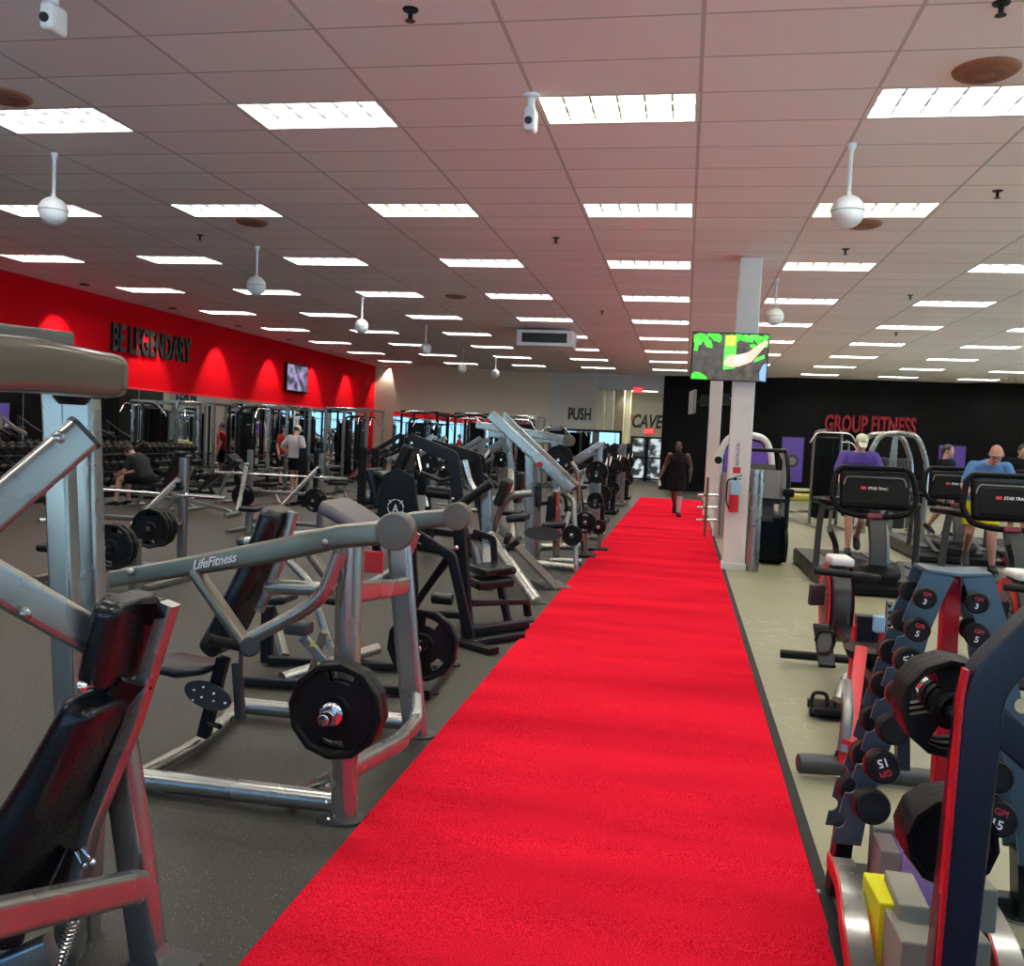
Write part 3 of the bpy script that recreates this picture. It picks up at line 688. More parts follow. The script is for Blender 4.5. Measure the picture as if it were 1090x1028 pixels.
# ================================================================ black leg press with slanted twin arms
def leg_press():
    t = thing('leg_press', 'large black plate loaded leg press with slanted twin arms and round white emblem', 'gym machine', (-4.0, 11.8, 0))
    for y, q in ((11.4, ((436, 467), (482, 486), (489, 545))), (12.5, ((459, 473), (506, 487), (512, 540)))):
        tubes(t, 'side_arm', BLKM, [('b', [A(*p, y) for p in q], .05, .16, (0, -1, 0) if 0 else (1, 0, .4))])
    y = 11.5
    b = MB(); b.prism([(-.22, .62), (-.05, .72), (.18, .62), (.30, 0), (-.30, 0)], A(424, 556, y), (1, 0, 0), (0, 0, 1), .07); bd = b.build('side_plate', BLKM, t)
    r = .115; c = A(422, 540, y)+V((0, -.04, 0))
    b = MB(); n = 36
    for k in range(n):
        a0, a1 = 2*PI*k/n, 2*PI*(k+.8)/n
        if k % 9 in (8,): continue
        b.quad([c+V((rr*math.cos(a), 0, rr*math.sin(a))) for rr, a in ((r, a0), (r, a1), (r*.86, a1), (r*.86, a0))])
    for k in range(4):
        a = PI/4+k*PI/2
        b.quad([c+V((rr*math.cos(a+d), 0, rr*math.sin(a+d))) for rr, d in ((r*1.2, -.04), (r*1.2, .04), (r*.7, .05), (r*.7, -.05))])
    b.build('emblem', WHITEL, bd)
    text('lettering', 'A', c+V((0, -.002, -.01)), (1, 0, 0), (0, 0, 1), .11, WHITEL, bd, w=.09, ext=.001, bold=.01)
    b = MB(); b.prism([(-.07, 0), (.07, 0), (.07, .2), (-.07, .2)], A(447, 543, 11.7), (1, 0, 0), (0, 0, 1), .01); b.build('instruction_placard', WHT, t)
    b = MB(); b.pad(A(440, 474, 12.0), A(428, 500, 12.0), .5, .16, (1, 0, .6)); b.build('weight_carriage', BLKM, t)
    b = MB(); b.pad(A(405, 503, 12.0), A(424, 515, 12.0), .5, .10); b.build('seat', VINYL, t)
    b = MB(); b.pad(A(398, 498, 12.0), A(408, 540, 12.0), .5, .10, (1, 0, 0)); b.build('back_pad', VINYL, t)
    b = MB(); b.cyl(A(454, 523, 11.5), A(480, 526, 11.5), .075, 18); b.build('roller_pad', VINYL, t)
    tubes(t, 'guide_rod', CHROME, [('t', [A(494, 490, 12.2), A(499, 512, 12.2), A(507, 527, 12.2)], .055), ('t', [A(455, 540, 11.8), A(444, 484, 12.1)], .03)])
    tubes(t, 'base_rail', BLKM, [('b', [F(402, 575, .06), F(500, 590, .06)], .1, .1), ('b', [F(430, 560, .06), F(512, 572, .06)], .1, .1), ('b', [A(400, 545, 11.6), A(400, 575, 11.6), F(401, 588)], .1, .1, (0, -1, 0)), ('b', [A(450, 505, 11.9), A(456, 585, 11.9)], .16, .12, (0, -1, 0)), ('b', [A(488, 540, 11.5), F(500, 588)], .1, .1, (0, -1, 0)), ('b', [A(512, 535, 12.5), F(516, 575)], .1, .1, (0, -1, 0))])
    b = MB(); b.rbox(A(418, 556, 11.2), (.34, .3, .05), .01); b.build('foot_step', STEELG, t)
    b = MB()
    for q in ((438, 472), (448, 480), (455, 497), (472, 498), (482, 531)): bolt(b, A(*q, 11.3), (0, -1, 0), .022)
    b.build('bolts', CHROME, t)
    tubes(t, 'handle_bar', BLKM, [('t', [A(448, 503, 11.4), A(470, 512, 11.4), A(482, 508, 11.4)], .03)])
    return t
leg_press()

# ================================================================ silver incline machine with thick diagonal leg
def incline_machine():
    t = thing('incline_press_machine', 'silver incline press machine with thick diagonal leg reaching the turf edge', 'gym machine', (-1.9, 9.6, 0))
    tubes(t, 'diagonal_leg', STEEL, [('t', [A(521, 570, 9.6), F(571, 640, .02)], .062)])
    b = MB(); foot(b, F(572, 642), .22, .16, .8); b.build('foot_plate', STEELG, t)
    tubes(t, 'upright', STEEL, [('b', [A(517, 517, 9.7), A(519, 580, 9.7), F(519, 628)], .12, .09, (0, -1, 0))])
    tubes(t, 'lever_arm', BLKM, [('t', [A(487, 541, 9.4), A(497, 532, 9.4), A(523, 514, 9.4)], .05), ('b', [A(513, 505, 9.9), A(530, 519, 9.9)], .06, .05), ('t', [A(484, 548, 9.4), A(489, 540, 9.4)], .06)])
    b = MB(); b.pad(A(541, 510, 9.9), A(531, 538, 9.9), .3, .10, (-1, 0, .2)); b.build('back_pad', VINYL, t)
    b = MB(); b.pad(A(541, 552, 9.9), A(562, 550, 9.9), .32, .08); b.build('seat', VINYL, t)
    b = MB(); b.bar([A(530, 560, 9.8), F(590, 622, .03)], .42, .03, (0, -1, 0) if 0 else (.6, 0, .8)); b.build('foot_platform', STEELG, t)
    b = MB(); b.bar([F(572, 622, .02), F(600, 622, .02)], .5, .03); b.build('floor_plate', STEELG, t)
    tubes(t, 'frame_tube', STEELG, [('t', [A(524, 566, 9.9), A(534, 538, 9.9), A(544, 527, 9.9), A(566, 525, 9.9)], .04), ('b', [A(536, 584, 9.7), A(556, 571, 9.7)], .07, .05)])
    b = MB(); b.cyl(A(538, 572, 9.5), A(543, 574, 9.5), .07); b.build('pivot', BLKM, t)
    grip(t, A(535, 588, 9.5), A(552, 576, 9.5), .03)
    return t
incline_machine()

# ================================================================ silver pulldown with twin long rails
def rail_machine():
    t = thing('pulldown_machine', 'silver pulldown machine with two long slanted rails rising above the turf edge', 'gym machine', (-1.8, 11.8, 0))
    r1 = ('b', [A(522, 441, 11.6), A(608, 521, 11.6)], .08, .135); r2 = ('b', [A(534, 442, 12.4), A(613, 518, 12.4)], .08, .125)
    tubes(t, 'long_rail', STEEL, [r1, r2])
    b = MB(); b.cyl(A(574, 494, 11.54), A(574, 494, 11.50), .035); b.build('red_cap', REDM, t)
    tubes(t, 'upright', STEEL, [('b', [A(563, 481, 12.0), A(564, 606, 12.0)], .11, .10, (0, -1, 0)), ('b', [A(572, 490, 12.3), A(572, 600, 12.3)], .08, .1, (0, -1, 0)), ('t', [A(592, 522, 12.2), F(592, 594)], .05)])
    tubes(t, 'handle_pole', STEEL, [('t', [A(600, 523, 11.7), A(611, 533, 11.7), F(613, 607)], .036), ('t', [A(608, 492, 12.9), A(614, 500, 12.9), F(621, 590)], .034)])
    b = MB(); b.pad(A(573, 513, 11.7), A(573, 540, 11.7), .09, .09, (0, -1, 0), .04, 4); b.build('roller_pad', VINYL, t)
    b = MB(); b.pad(A(578, 559, 11.8), A(603, 558, 11.8), .34, .08); b.build('seat', VINYL, t)
    b = MB(); c = A(578, 568, 11.6); b.prism([(.25*math.cos(2*PI*k/24), .09*math.sin(2*PI*k/24)) for k in range(24)], c, (1, 0, 0), (0, 0, 1), .015); b.build('seat_plate', GRPL, t)
    tubes(t, 'base_rail', STEEL, [('t', [F(572, 600, .06), F(612, 604, .06)], .05), ('t', [F(584, 597, .05), F(618, 598, .05)], .045), ('t', [A(600, 565, 11.8), A(606, 545, 11.9)], .04)])
    b = MB(); b.pad(A(588, 527, 12.3), A(585, 556, 12.3), .3, .09, (1, 0, 0)); b.build('chest_pad', VINYL, t)
    b = MB(); foot(b, F(592, 596), .26, .16); b.build('foot_plate', STEELG, t)
    return t
rail_machine()
plate(A(609, 570, 11.5), .135, .04, 'small black plate on the pole of the silver pulldown machine, lowest', 'small plates beside the turf', 0, 0, 0)
plate(A(623, 556, 12.7), .155, .05, 'mid size black plate behind the pulldown pole', 'small plates beside the turf', 0, 0, 2)
plate(A(637, 561, 13.6), .115, .04, 'smallest black plate nearest the turf edge beyond the pulldown machine', 'small plates beside the turf', 0, 0, 0)

for px, py, Y, lab in ((623, 556, 12.7, 'short silver plate post behind the pulldown pole'), (637, 561, 13.6, 'short silver plate post nearest the turf beyond the pulldown')):
    q = A(px, py, Y); t = thing('plate_stand', lab, 'weight stand', (q.x, Y+.25, 0))
    b = MB(); b.bar([(q.x, Y+.25, 0), (q.x, Y+.25, q.z+.04)], .06, .06, (0, -1, 0)); b.build('post', STEELG, t)
    b = MB(); b.cyl((q.x, Y+.24, q.z), (q.x, Y-.08, q.z), .022, 12); b.build('plate_horn', CHROME, t)
    b = MB(); b.rbox((q.x, Y+.25, .02), (.3, .3, .04), .01); b.build('base_plate', BLKM, t)
def arm_machine():
    t = thing('high_row_machine', 'silver high row machine with long level arm and round end cap behind the pulldown', 'gym machine', (-2.4, 14.0, 0))
    y = 13.6
    tubes(t, 'lever_arm', STEEL, [('b', [A(507, 452, y), A(600, 467, y)], .06, .115), ('b', [A(520, 462, y+1.2), A(600, 470, y+1.2)], .06, .11)])
    b = MB(); b.cyl(A(606, 469, y+.1), A(606, 469, y-.06), .09, 24); b.build('end_cap', KHAKI, t)
    tubes(t, 'upright', STEEL, [('b', [A(590, 470, y+.3), F(594, 582)], .12, .1, (0, -1, 0)), ('b', [A(540, 455, y+.4), A(544, 500, y+.4), F(546, 584)], .1, .1, (0, -1, 0))])
    tubes(t, 'base_rail', STEEL, [('t', [F(530, 583, .05), F(622, 581, .05)], .05)])
    b = MB(); b.pad(A(556, 503, y), A(550, 535, y), .3, .09, (1, 0, 0)); b.build('chest_pad', VINYL, t)
    b = MB(); b.pad(A(535, 545, y), A(556, 546, y), .32, .08); b.build('seat', VINYL, t)
    tubes(t, 'plate_horn', CHROME, [('t', [A(595, 489, 13.3)+V((0, .7, 0)), A(595, 489, 13.3)-V((0, .12, 0))], .025)])
    return t
arm_machine()
plate(A(595, 489, 13.3), .215, .05, 'large black plate high on the high row machine, front of the pair', 'plates on the high row machine', 0, 0, 3)
plate(A(595, 489, 13.3)+V((0, .07, 0)), .215, .05, 'large black plate high on the high row machine, rear of the pair', 'plates on the high row machine', 0, .2, 3)

# ================================================================ lever machines further down the lane
def tower_machine(y, xo, label, lean=0., steel=STEEL):
    # a plate loaded machine facing away from the turf: post, twin arms, pads, horns
    x = -1.75+xo
    t = thing('plate_loaded_machine', label, 'gym machine', (x, y, 0))
    P = lambda a, b_, c: V((x+a, y+b_, c))
    tubes(t, 'upright', steel, [('b', [P(.1, -.35, 0), P(.1, -.35, 1.62)], .12, .10, (0, -1, 0)), ('b', [P(-.1, .35, 0), P(0, .35, 1.55)], .10, .09, (0, -1, 0))])
    tubes(t, 'lever_arm', steel, [('b', [P(.12, -.42, 1.62), P(-.35, -.45, 1.30), P(-.75, -.42, 1.12)], .06, .10, (0, 0, 1)), ('b', [P(.12, .42, 1.60), P(-.35, .45, 1.28), P(-.75, .42, 1.10)], .06, .10, (0, 0, 1)),
        ('b', [P(.12, -.40, 1.28), P(-.55, -.43, .92)], .05, .08, (0, 0, 1))])
    tubes(t, 'base_rail', steel, [('t', [P(-1.0, -.4, .05), P(.2, -.4, .05)], .045), ('t', [P(-1.0, .4, .05), P(.2, .4, .05)], .045), ('t', [P(.15, -.45, .06), P(.15, .45, .06)], .045)])
    b = MB(); b.pad(P(-.55, 0, .58), P(-.95, 0, .55), .34, .08); b.build('seat', VINYL, t)
    b = MB(); b.pad(P(-.48, 0, .66), P(-.36, 0, 1.28), .30, .09, (-1, 0, .2)); b.build('back_pad', VINYL, t)
    tubes(t, 'seat_post', steel, [('b', [P(-.7, 0, .55), P(-.6, 0, .03)], .07, .07, (0, -1, 0)), ('b', [P(-.32, 0, 1.1), P(.05, 0, 1.2)], .06, .06)])
    tubes(t, 'plate_horn', CHROME, [('t', [P(.1, -.38, 1.1), P(.1, -.72, 1.1)], .025), ('t', [P(.1, -.38, .62), P(.1, -.72, .62)], .025)])
    grip(t, P(-.75, -.42, 1.12), P(-.86, -.30, 1.16)); grip(t, P(-.75, .42, 1.10), P(-.86, .30, 1.14))
    b = MB(); b.bar([P(.2, -.3, 1.22), P(.2, .15, 1.34)], .012, .09, (0, 0, 1), .002); b.build('brand_placard', WHT, t)
    return t
specs = [(15.6, .25, 'silver lever machine with two stacked plates beyond the pulldown, beside the turf', STEEL, ((1.15, .19), (.68, .14))),
         (18.4, .1, 'black lever machine beside the turf, second beyond the pulldown', BLKM, ((.62, .20),)),
         (21.2, .1, 'black lever machine beside the turf, third beyond the pulldown', BLKM, ((1.1, .2), (.62, .16))),
         (24.2, .1, 'silver lever machine beside the far half of the turf', STEELG, ((1.1, .2),)),
         (27.0, .05, 'farthest black lever machine at the end of the turf', BLKM, ((1.1, .2), (.62, .2)))]
for y, xo, lab, st, pls in specs:
    tower_machine(y, xo, lab, 0, st)
    for z, R in pls:
        for q in range(2):
            plate((-1.65+xo, y-.62+q*.06, z), R, .05, '%s black plate on the %s horn of the %s' % ('outer' if q == 0 else 'inner', 'upper' if z > .9 else 'lower', {15.6: 'first lever machine past the pulldown', 18.4: 'second machine past the pulldown', 21.2: 'third machine past the pulldown', 24.2: 'fourth machine past the pulldown', 27.0: 'last machine along the turf'}[y]), 'plates beside the turf', 0, .3*q, 3)
# ================================================================ free weight area on the left
def barbell(p0, p1, label, L=2.2):
    p0, p1 = V(p0), V(p1); c = (p0+p1)/2; d = (p1-p0).normalized(); a, e = c-d*L/2, c+d*L/2
    t = thing('barbell', label, 'barbell', c)
    b = MB(); b.cyl(a+d*.42, e-d*.42, .0145, 12); b.build('shaft', CHROME, t)
    for q, s in ((a, 1), (e, -1)):
        b = MB(); b.cyl(q, q+d*s*.415, .025, 14).cyl(q+d*s*.41, q+d*s*.435, .038, 14); b.build('sleeve', CHROME, t)
    return t
def olympic_bench(x0, x1, y, h, label, bend=-1, pad_z=.44, hz=.55, hl=.30):
    xm = (x0+x1)/2; t = thing('bench_press_station', label, 'weight bench', (xm, y, 0))
    P = lambda x, dy, z: V((x, y+dy, z))
    for x in (x0, x1):
        s = 1 if x > xm else -1
        tubes(t, 'upright', STEELG, [('b', [P(x, 0, 0), P(x, 0, h)], .085, .085, (0, -1, 0))])
        tubes(t, 'strut', STEEL, [('b', [P(x-.02, -.06, h-.22), P(x-.5 if s > 0 else x+.1, -.55, .35), ], .065, .065)])
        tubes(t, 'foot_rail', STEELG, [('b', [P(x, -.65, .03), P(x, .45, .03)], .07, .06)])
        b = MB(); b.bar([P(x, -.03, .98), P(x, -.10, .97), P(x, -.11, 1.04)], .05, .02, (0, 0, 1), .003); b.build('bar_hook', BLKM, t)
        tubes(t, 'plate_horn', CHROME, [('t', [P(x, .03, hz), P(x, -hl, hz)], .025)])
    tubes(t, 'cross_tube', STEELG, [('b', [P(x0, .03, .14), P(x1, .03, .14)], .06, .06), ('b', [P(xm, .03, .16), P(xm, bend*1.25, .10)], .06, .06), ('b', [P(x0, .03, .62), P(x1, .03, .62)], .05, .05)])
    b = MB(); b.pad(P(xm, bend*.12, pad_z), P(xm, bend*1.25, pad_z), .28, .07); b.build('bench_pad', VINYL, t)
    for q in (.35, 1.1): tubes(t, 'bench_leg', STEELG, [('b', [P(xm, bend*q, pad_z-.03), P(xm, bend*(q+.05), .12)], .05, .05, (1, 0, 0))])
    return t
BQ = A(162, 562, 8.05)
olympic_bench(BQ.x-1.2, BQ.x, 8.6, 1.29, 'grey bench press station on the left, nearest the camera, white diagonal strut', -1, .44, BQ.z, .62)
olympic_bench(-6.75, -5.55, 13.4, 1.27, 'grey bench press station in the middle of the rubber floor, long bare bar across it')
barbell(A(108, 521, 8.5), A(163, 525, 8.5), 'chrome barbell racked on the nearest bench press station', 2.2)
barbell(A(222, 502, 13.28), A(378, 510, 13.28), 'long bare chrome barbell across the middle bench press station', 2.2)
for q, (px, py, Y, R, lab) in enumerate([(162, 562, 8.02, .20, 'twelve sided plate facing the camera on the nearest bench station upright'), (163.3, 561, 8.09, .20, 'plate behind the front one on the nearest bench station upright'), (164.6, 560, 8.16, .20, 'third plate back on the nearest bench station upright'),
        (119, 582, 7.1, .205, 'black plate just right of the tall blue grey column of the press machine'), (119, 580.5, 7.17, .205, 'second black plate just right of the tall column, behind the first'), (262, 522, 12.9, .19, 'black plate on the left upright of the middle bench station'), (334, 525, 12.9, .19, 'black plate on the right upright of the middle bench station')]):
    c = A(px, py, Y)
    if q < 3: c = V((BQ.x, Y, BQ.z))
    if q > 4: c = V(((-6.75, -5.55)[q-5], 13.2, .55))
    if q in (3, 4): c = A(119, 582, 7.1); c.y = Y
    plate(c, R, .05, lab, 'plates in the free weight area', 0, .1*q, 2)
t = thing('plate_stand', 'short silver plate stand just right of the tall column of the press machine', 'weight stand', A(119, 582, 7.4)*V((1, 1, 0)) if 0 else (A(119, 582, 7.1).x, 7.45, 0))
q = A(119, 582, 7.1); b = MB(); b.bar([(q.x, 7.45, 0), (q.x, 7.45, q.z+.03)], .08, .08, (0, -1, 0)); b.build('post', STEELG, t)
b = MB(); b.cyl((q.x, 7.44, q.z), (q.x, 6.98, q.z), .025, 14); b.build('plate_horn', CHROME, t)
b = MB(); b.bar([(q.x-.3, 7.45, .03), (q.x+.3, 7.45, .03)], .07, .06).bar([(q.x, 7.1, .03), (q.x, 7.7, .03)], .07, .06); b.build('foot_rail', STEELG, t)
# a preacher bench seen through the nearest machine
def incline_bench(c, rz, label, steel=STEELG, top=(.72, 1.02)):
    t = thing('incline_bench', label, 'weight bench', c); M0 = Matrix.Translation(V(c)) @ Matrix.Rotation(rz, 4, 'Z')
    P = lambda x, y, z: M0 @ V((x, y, z))
    up = M0.to_3x3() @ V((1, 0, 0))
    b = MB(); b.pad(P(.02, 0, .48), P(top[0], 0, top[1]), .28, .08, (-.3, 0, 1)); b.build('back_pad', VINYL, t)
    b = MB(); b.pad(P(-.42, 0, .46), P(-.02, 0, .44), .30, .08); b.build('seat', VINYL, t)
    tubes(t, 'spine', steel, [('b', [P(-.5, 0, .30), P(.5, 0, .12)], .06, .07), ('b', [P(.55, 0, .82), P(.25, 0, .18)], .05, .05, up), ('b', [P(-.2, 0, .42), P(-.15, 0, .24)], .05, .05, up)])
    tubes(t, 'foot_bar', steel, [('t', [P(.62, -.32, .05), P(.62, .32, .05)], .035), ('t', [P(-.62, -.25, .05), P(-.62, .25, .05)], .035)])
    tubes(t, 'leg', steel, [('b', [P(-.45, 0, .3), P(-.62, 0, .06)], .06, .06, up), ('b', [P(.5, 0, .12), P(.62, 0, .06)], .06, .06, up)])
    return t
incline_bench(F(212, 548), .1, 'grey incline bench with black pad raised, beside the seated man')
incline_bench(F(268, 545)+V((-.6, 1.4, 0)), 2.9, 'low black bench behind the long bare barbell')
incline_bench(F(352, 535), 2.6, 'grey bench right of the man in the white shirt')
incline_bench(F(152, 541)*V((1, 1, 0)) if 0 else V((-9.62, 15.72, 0)), 0, 'grey bench with upright back that the seated man sits on', STEELG, (.30, 1.10))
incline_bench(F(430, 560)+V((-3.0, 5.2, 0)), 1.2, 'grey bench behind the black leg press')
# black spotter stand around the man in white
def stand(x0, x1, y, h, label):
    t = thing('squat_stand', label, 'squat stand', ((x0+x1)/2, y, 0))
    for x in (x0, x1):
        b = MB(); b.bar([(x, y, 0), (x, y, h)], .16, .12, (0, -1, 0), .01); b.build('post', BLKM, t)
        b = MB(); b.bar([(x, y-.7, .04), (x, y+.5, .04)], .09, .08); b.build('foot_rail', BLKM, t)
        b = MB(); b.bar([(x, y-.05, h-.25), (x, y-.16, h-.26), (x, y-.17, h-.16)], .06, .025, (0, 0, 1), .004); b.build('bar_hook', BLKM, t)
    b = MB(); b.bar([(x0, y+.3, .10), (x1, y+.3, .10)], .08, .08); b.build('cross_member', BLKM, t)
    return t
a, c = F(304, 539), F(321, 540)
stand(a.x, c.x, 18.6, 1.22, 'black two post stand right behind the white shirted man\'s legs')
a, c = F(381, 541), F(399, 541)
stand(a.x, c.x, 18.6, 1.3, 'black two post stand right of the middle bench station')
# ---------------------------------------------------------------- racks
def power_rack(c, w, d, h, label, m, rz=0., horns=True, shroud=None):
    t = thing('power_rack', label, 'power rack', c); M0 = Matrix.Translation(V(c)) @ Matrix.Rotation(rz, 4, 'Z')
    P = lambda x, y, z: M0 @ V((x, y, z)); R3 = M0.to_3x3(); fy = R3 @ V((0, -1, 0)); fx = R3 @ V((1, 0, 0))
    for x in (-w/2, w/2):
        for y in (-d/2, d/2):
            b = MB(); b.bar([P(x, y, 0), P(x, y, h)], .075, .075, fy, .008); b.build('post', m, t)
        tubes(t, 'side_rail', m, [('b', [P(x, -d/2, .04), P(x, d/2+.2, .04)], .07, .07), ('b', [P(x, -d/2, h-.04), P(x, d/2, h-.04)], .06, .07), ('b', [P(x, -d/2, .55), P(x, d/2, .55)], .05, .06)])
        if horns:
            s = 1 if x > 0 else -1
            for z in (.5, .95): tubes(t, 'plate_horn', CHROME, [('t', [P(x, -d/2+.02, z), P(x+s*.28, -d/2+.02, z)], .025)])
    tubes(t, 'cross_member', m, [('b', [P(-w/2, -d/2, h-.03), P(w/2, -d/2, h-.03)], .06, .06), ('b', [P(-w/2, d/2, h-.03), P(w/2, d/2, h-.03)], .06, .06), ('b', [P(-w/2, d/2, .10), P(w/2, d/2, .10)], .06, .06)])
    tubes(t, 'pull_up_bar', CHROME, [('t', [P(-w/2, -d/2-.14, h-.12), P(-w*.2, -d/2-.16, h-.02), P(w*.2, -d/2-.16, h-.02), P(w/2, -d/2-.14, h-.12)], .018)])
    return t, P
def cable_tower(c, rz, label, m=BLKM, brand=True, h=2.1):
    t = thing('cable_tower', label, 'gym machine', c); M0 = Matrix.Translation(V(c)) @ Matrix.Rotation(rz, 4, 'Z')
    P = lambda x, y, z: M0 @ V((x, y, z)); R3 = M0.to_3x3(); ax = (R3 @ V((1, 0, 0)), R3 @ V((0, 1, 0)), V((0, 0, 1)))
    b = MB(); b.rbox(P(0, .12, h*.52), (.52, .22, h*.86), .05, ax, 3); sh = b.build('shroud', PLAST, t)
    if brand: text('lettering', 'LifeFitness', P(0, 0, h*.80), ax[0], ax[2], .035, WHITEL, sh, w=.2, ext=.002, shear=.3, bold=.01)
    for x in (-.29, .29):
        b = MB(); b.tube(fil([P(x, .1, 0), P(x, .1, h), P(x*.6, -.35, h+.02)], .2), .035, 10); b.build('frame_tube', m, t)
        b = MB(); b.bar([P(x, .35, .03), P(x, -.75, .03)], .07, .06); b.build('foot_rail', m, t)
    b = MB(); b.tube(fil([P(-.5, -.42, h-.25), P(-.35, -.4, h-.02), P(.35, -.4, h-.02), P(.5, -.42, h-.25)], .1), .018, 8); b.build('pull_bar', CHROME, t)
    b = MB(); b.pad(P(-.02, -.75, .46), P(-.02, -.35, .46), .34, .08); b.build('seat', VINYL, t)
    b = MB(); b.bar([P(0, -.55, .44), P(0, -.5, .03)], .07, .07, ax[0]); b.build('seat_post', m, t)
    b = MB(); b.cyl(P(-.25, -.3, .66), P(.25, -.3, .66), .055); b.build('thigh_roller', VINYL, t)
    b = MB(); b.cyl(P(0, -.40, .9), P(0, -.40, h), .004, 6); b.build('cable', BLKM, t)
    return t
NEARW = -11.0
power_rack((-9.6, 25.6, 0), 1.25, 1.4, 2.3, 'tall silver smith rack beyond the man in the white shirt', STEELG, 0.)
power_rack((-10.4, 22.1, 0), 1.2, 1.2, 2.2, 'silver rack near the mirror left of the man in white', STEEL, 1.5)
cable_tower(X(262, 505, -10.5)*1 if 0 else (-10.6, 20.9, 0), PI/2, 'black shrouded cable tower before the mirror, nearest of the row')
cable_tower((-10.8, 28.4, 0), PI/2, 'black shrouded cable tower before the mirror below the wall screen')
cable_tower((-10.95, 30.0, 0), PI/2, 'black shrouded cable tower in the far left corner')
for q, (x, y, m, lab) in enumerate([(-9.2, 31.6, BLKM, 'black power rack at the back wall, leftmost of its row'), (-7.3, 31.8, BLKM, 'black power rack at the back wall, second in its row'), (-5.7, 32.0, STEELG, 'grey power rack at the right end of the back wall row')]):
    power_rack((x, y, 0), 1.3, 1.5, 2.45, lab, m, 0., q == 0)
cable_tower((-4.4, 31.5, 0), 0, 'grey cable tower under the wall lettering PUSH'.replace(' PUSH', ''), STEELG, False)
cable_tower((-6.4, 27.6, 0), -.4, 'grey cable tower in front of the back wall racks', STEEL, False, 2.2)
cable_tower((-4.6, 26.2, 0), -.3, 'silver cable tower behind the pulldown machine rails', STEEL, False, 2.2)
cable_tower((-8.2, 27.4, 0), .9, 'black cable tower standing free before the back wall', BLKM, True)
tower_machine(16.6, -2.9, 'silver lever machine behind the black leg press', 0, STEEL)
tower_machine(19.6, -2.7, 'grey lever machine in the second row from the turf', 0, STEELG)
tower_machine(22.8, -2.8, 'grey lever machine far down the second row from the turf', 0, STEELG)
tower_machine(20.0, -4.6, 'black lever machine in the third row from the turf', 0, BLKM)
tower_machine(24.5, -5.0, 'black lever machine farthest in the third row from the turf', 0, BLKM)
for y, x, z, rz, lab in [(24.92, -8.83, .95, PI/2, 'black plate high on the tall silver smith rack'), (24.92, -8.83, .5, PI/2, 'black plate low on the tall silver smith rack'), (30.87, -8.42, .95, PI/2, 'black plate high on the leftmost back wall rack'), (30.87, -8.42, .5, PI/2, 'black plate low on the leftmost back wall rack'),
    (15.98, -4.55, 1.1, 0, 'black plate on the silver lever machine behind the black leg press'), (18.98, -4.35, 1.1, 0, 'black plate on the second row lever machine'), (22.18, -4.45, 1.1, 0, 'black plate far down the second row')]:
    plate((x, y, z), .2, .05, lab, 'plates at the back of the gym', rz, .2, 3)

# ---------------------------------------------------------------- dumbbell racks along the mirror
def dumbbell_mesh(R, L, hl, flats=0):
    b = MB(); n = flats or 20
    for s in (-1, 1):
        b.lathe([(R*.55, 0), (R*.92, .004), (R, .014), (R, hl-.014), (R*.92, hl-.004), (R*.6, hl), (R*.55, hl-.004)], (0, s*(L/2-hl) if s > 0 else -L/2+hl, 0), (0, s, 0), n)
    b.cyl((0, -L/2+hl-.01, 0), (0, L/2-hl+.01, 0), .016, 10)
    return b.mesh('dumbbell')
def dumbbell_rack(x, y0, y1, label, tiers=((.36, .30), (.68, .12), (1.0, -.06))):
    t = thing('dumbbell_rack', label, 'dumbbell rack', (x, (y0+y1)/2, 0))
    for z, dx in tiers:
        for s in (-.12, .12):
            b = MB(); b.bar([(x+dx+s, y0, z-.02+s*-.25), (x+dx+s, y1, z-.02+s*-.25)], .07, .03, (-.25, 0, 1)); b.build('shelf_rail', BLKM, t)
    n = max(2, round((y1-y0)/2.2)+1)
    for k in range(n):
        y = y0+.05+(y1-y0-.1)*k/(n-1)
        b = MB(); b.bar([(x+.42, y, 0), (x-.22, y, 1.1)], .07, .06, (0, 1, 0)).bar([(x+.45, y, .03), (x-.4, y, .03)], .07, .06); b.build('end_frame', BLKM, t)
    return t
TIERS = ((.36, .30), (.68, .12), (1.0, -.06)); TN = ('bottom', 'middle', 'top')
DBM = {}
def fill_rack(x, y0, y1, rack, pos):
    for ti, (z, dx) in enumerate(TIERS):
        R = (.085, .075, .065)[ti]; step = (.275, .25, .225)[ti]; n = int((y1-y0-.1)/step)
        nf = max(2, round((y1-y0)/2.2)+1); fr_ = [y0+.05+(y1-y0-.1)*q/(nf-1) for q in range(nf)]
        for k in range(n):
            if any(abs(y0+.15+k*step-f) < R+.04 for f in fr_): continue
            key = (ti,)
            if key not in DBM:
                me = dumbbell_mesh(R, .36-.03*ti, .11-.008*ti, 12 if ti == 0 else 0); me.transform(Matrix.Rotation(PI/2, 4, 'Z')); me.materials.append(BLKR); DBM[key] = me
            o = bpy.data.objects.new('dumbbell', DBM[key]); COL.objects.link(o)
            o.location = (x+dx, y0+.15+k*step, z+R*.93+.038); o.rotation_euler = (0, .24, random.uniform(-.06, .06))
            tag(o, 'black dumbbell on the %s tier of the mirror side %s' % (TN[ti], rack), 'dumbbell', '%s tier of the %s' % (TN[ti], rack))
dumbbell_rack(-11.28, 10.6, 15.1, 'long black three tier dumbbell rack by the mirror, nearer section')
fill_rack(-11.28, 10.6, 15.1, 'nearer dumbbell rack', 0)
dumbbell_rack(-11.28, 15.3, 19.8, 'long black three tier dumbbell rack by the mirror, farther section')
fill_rack(-11.28, 15.3, 19.8, 'farther dumbbell rack', 1)
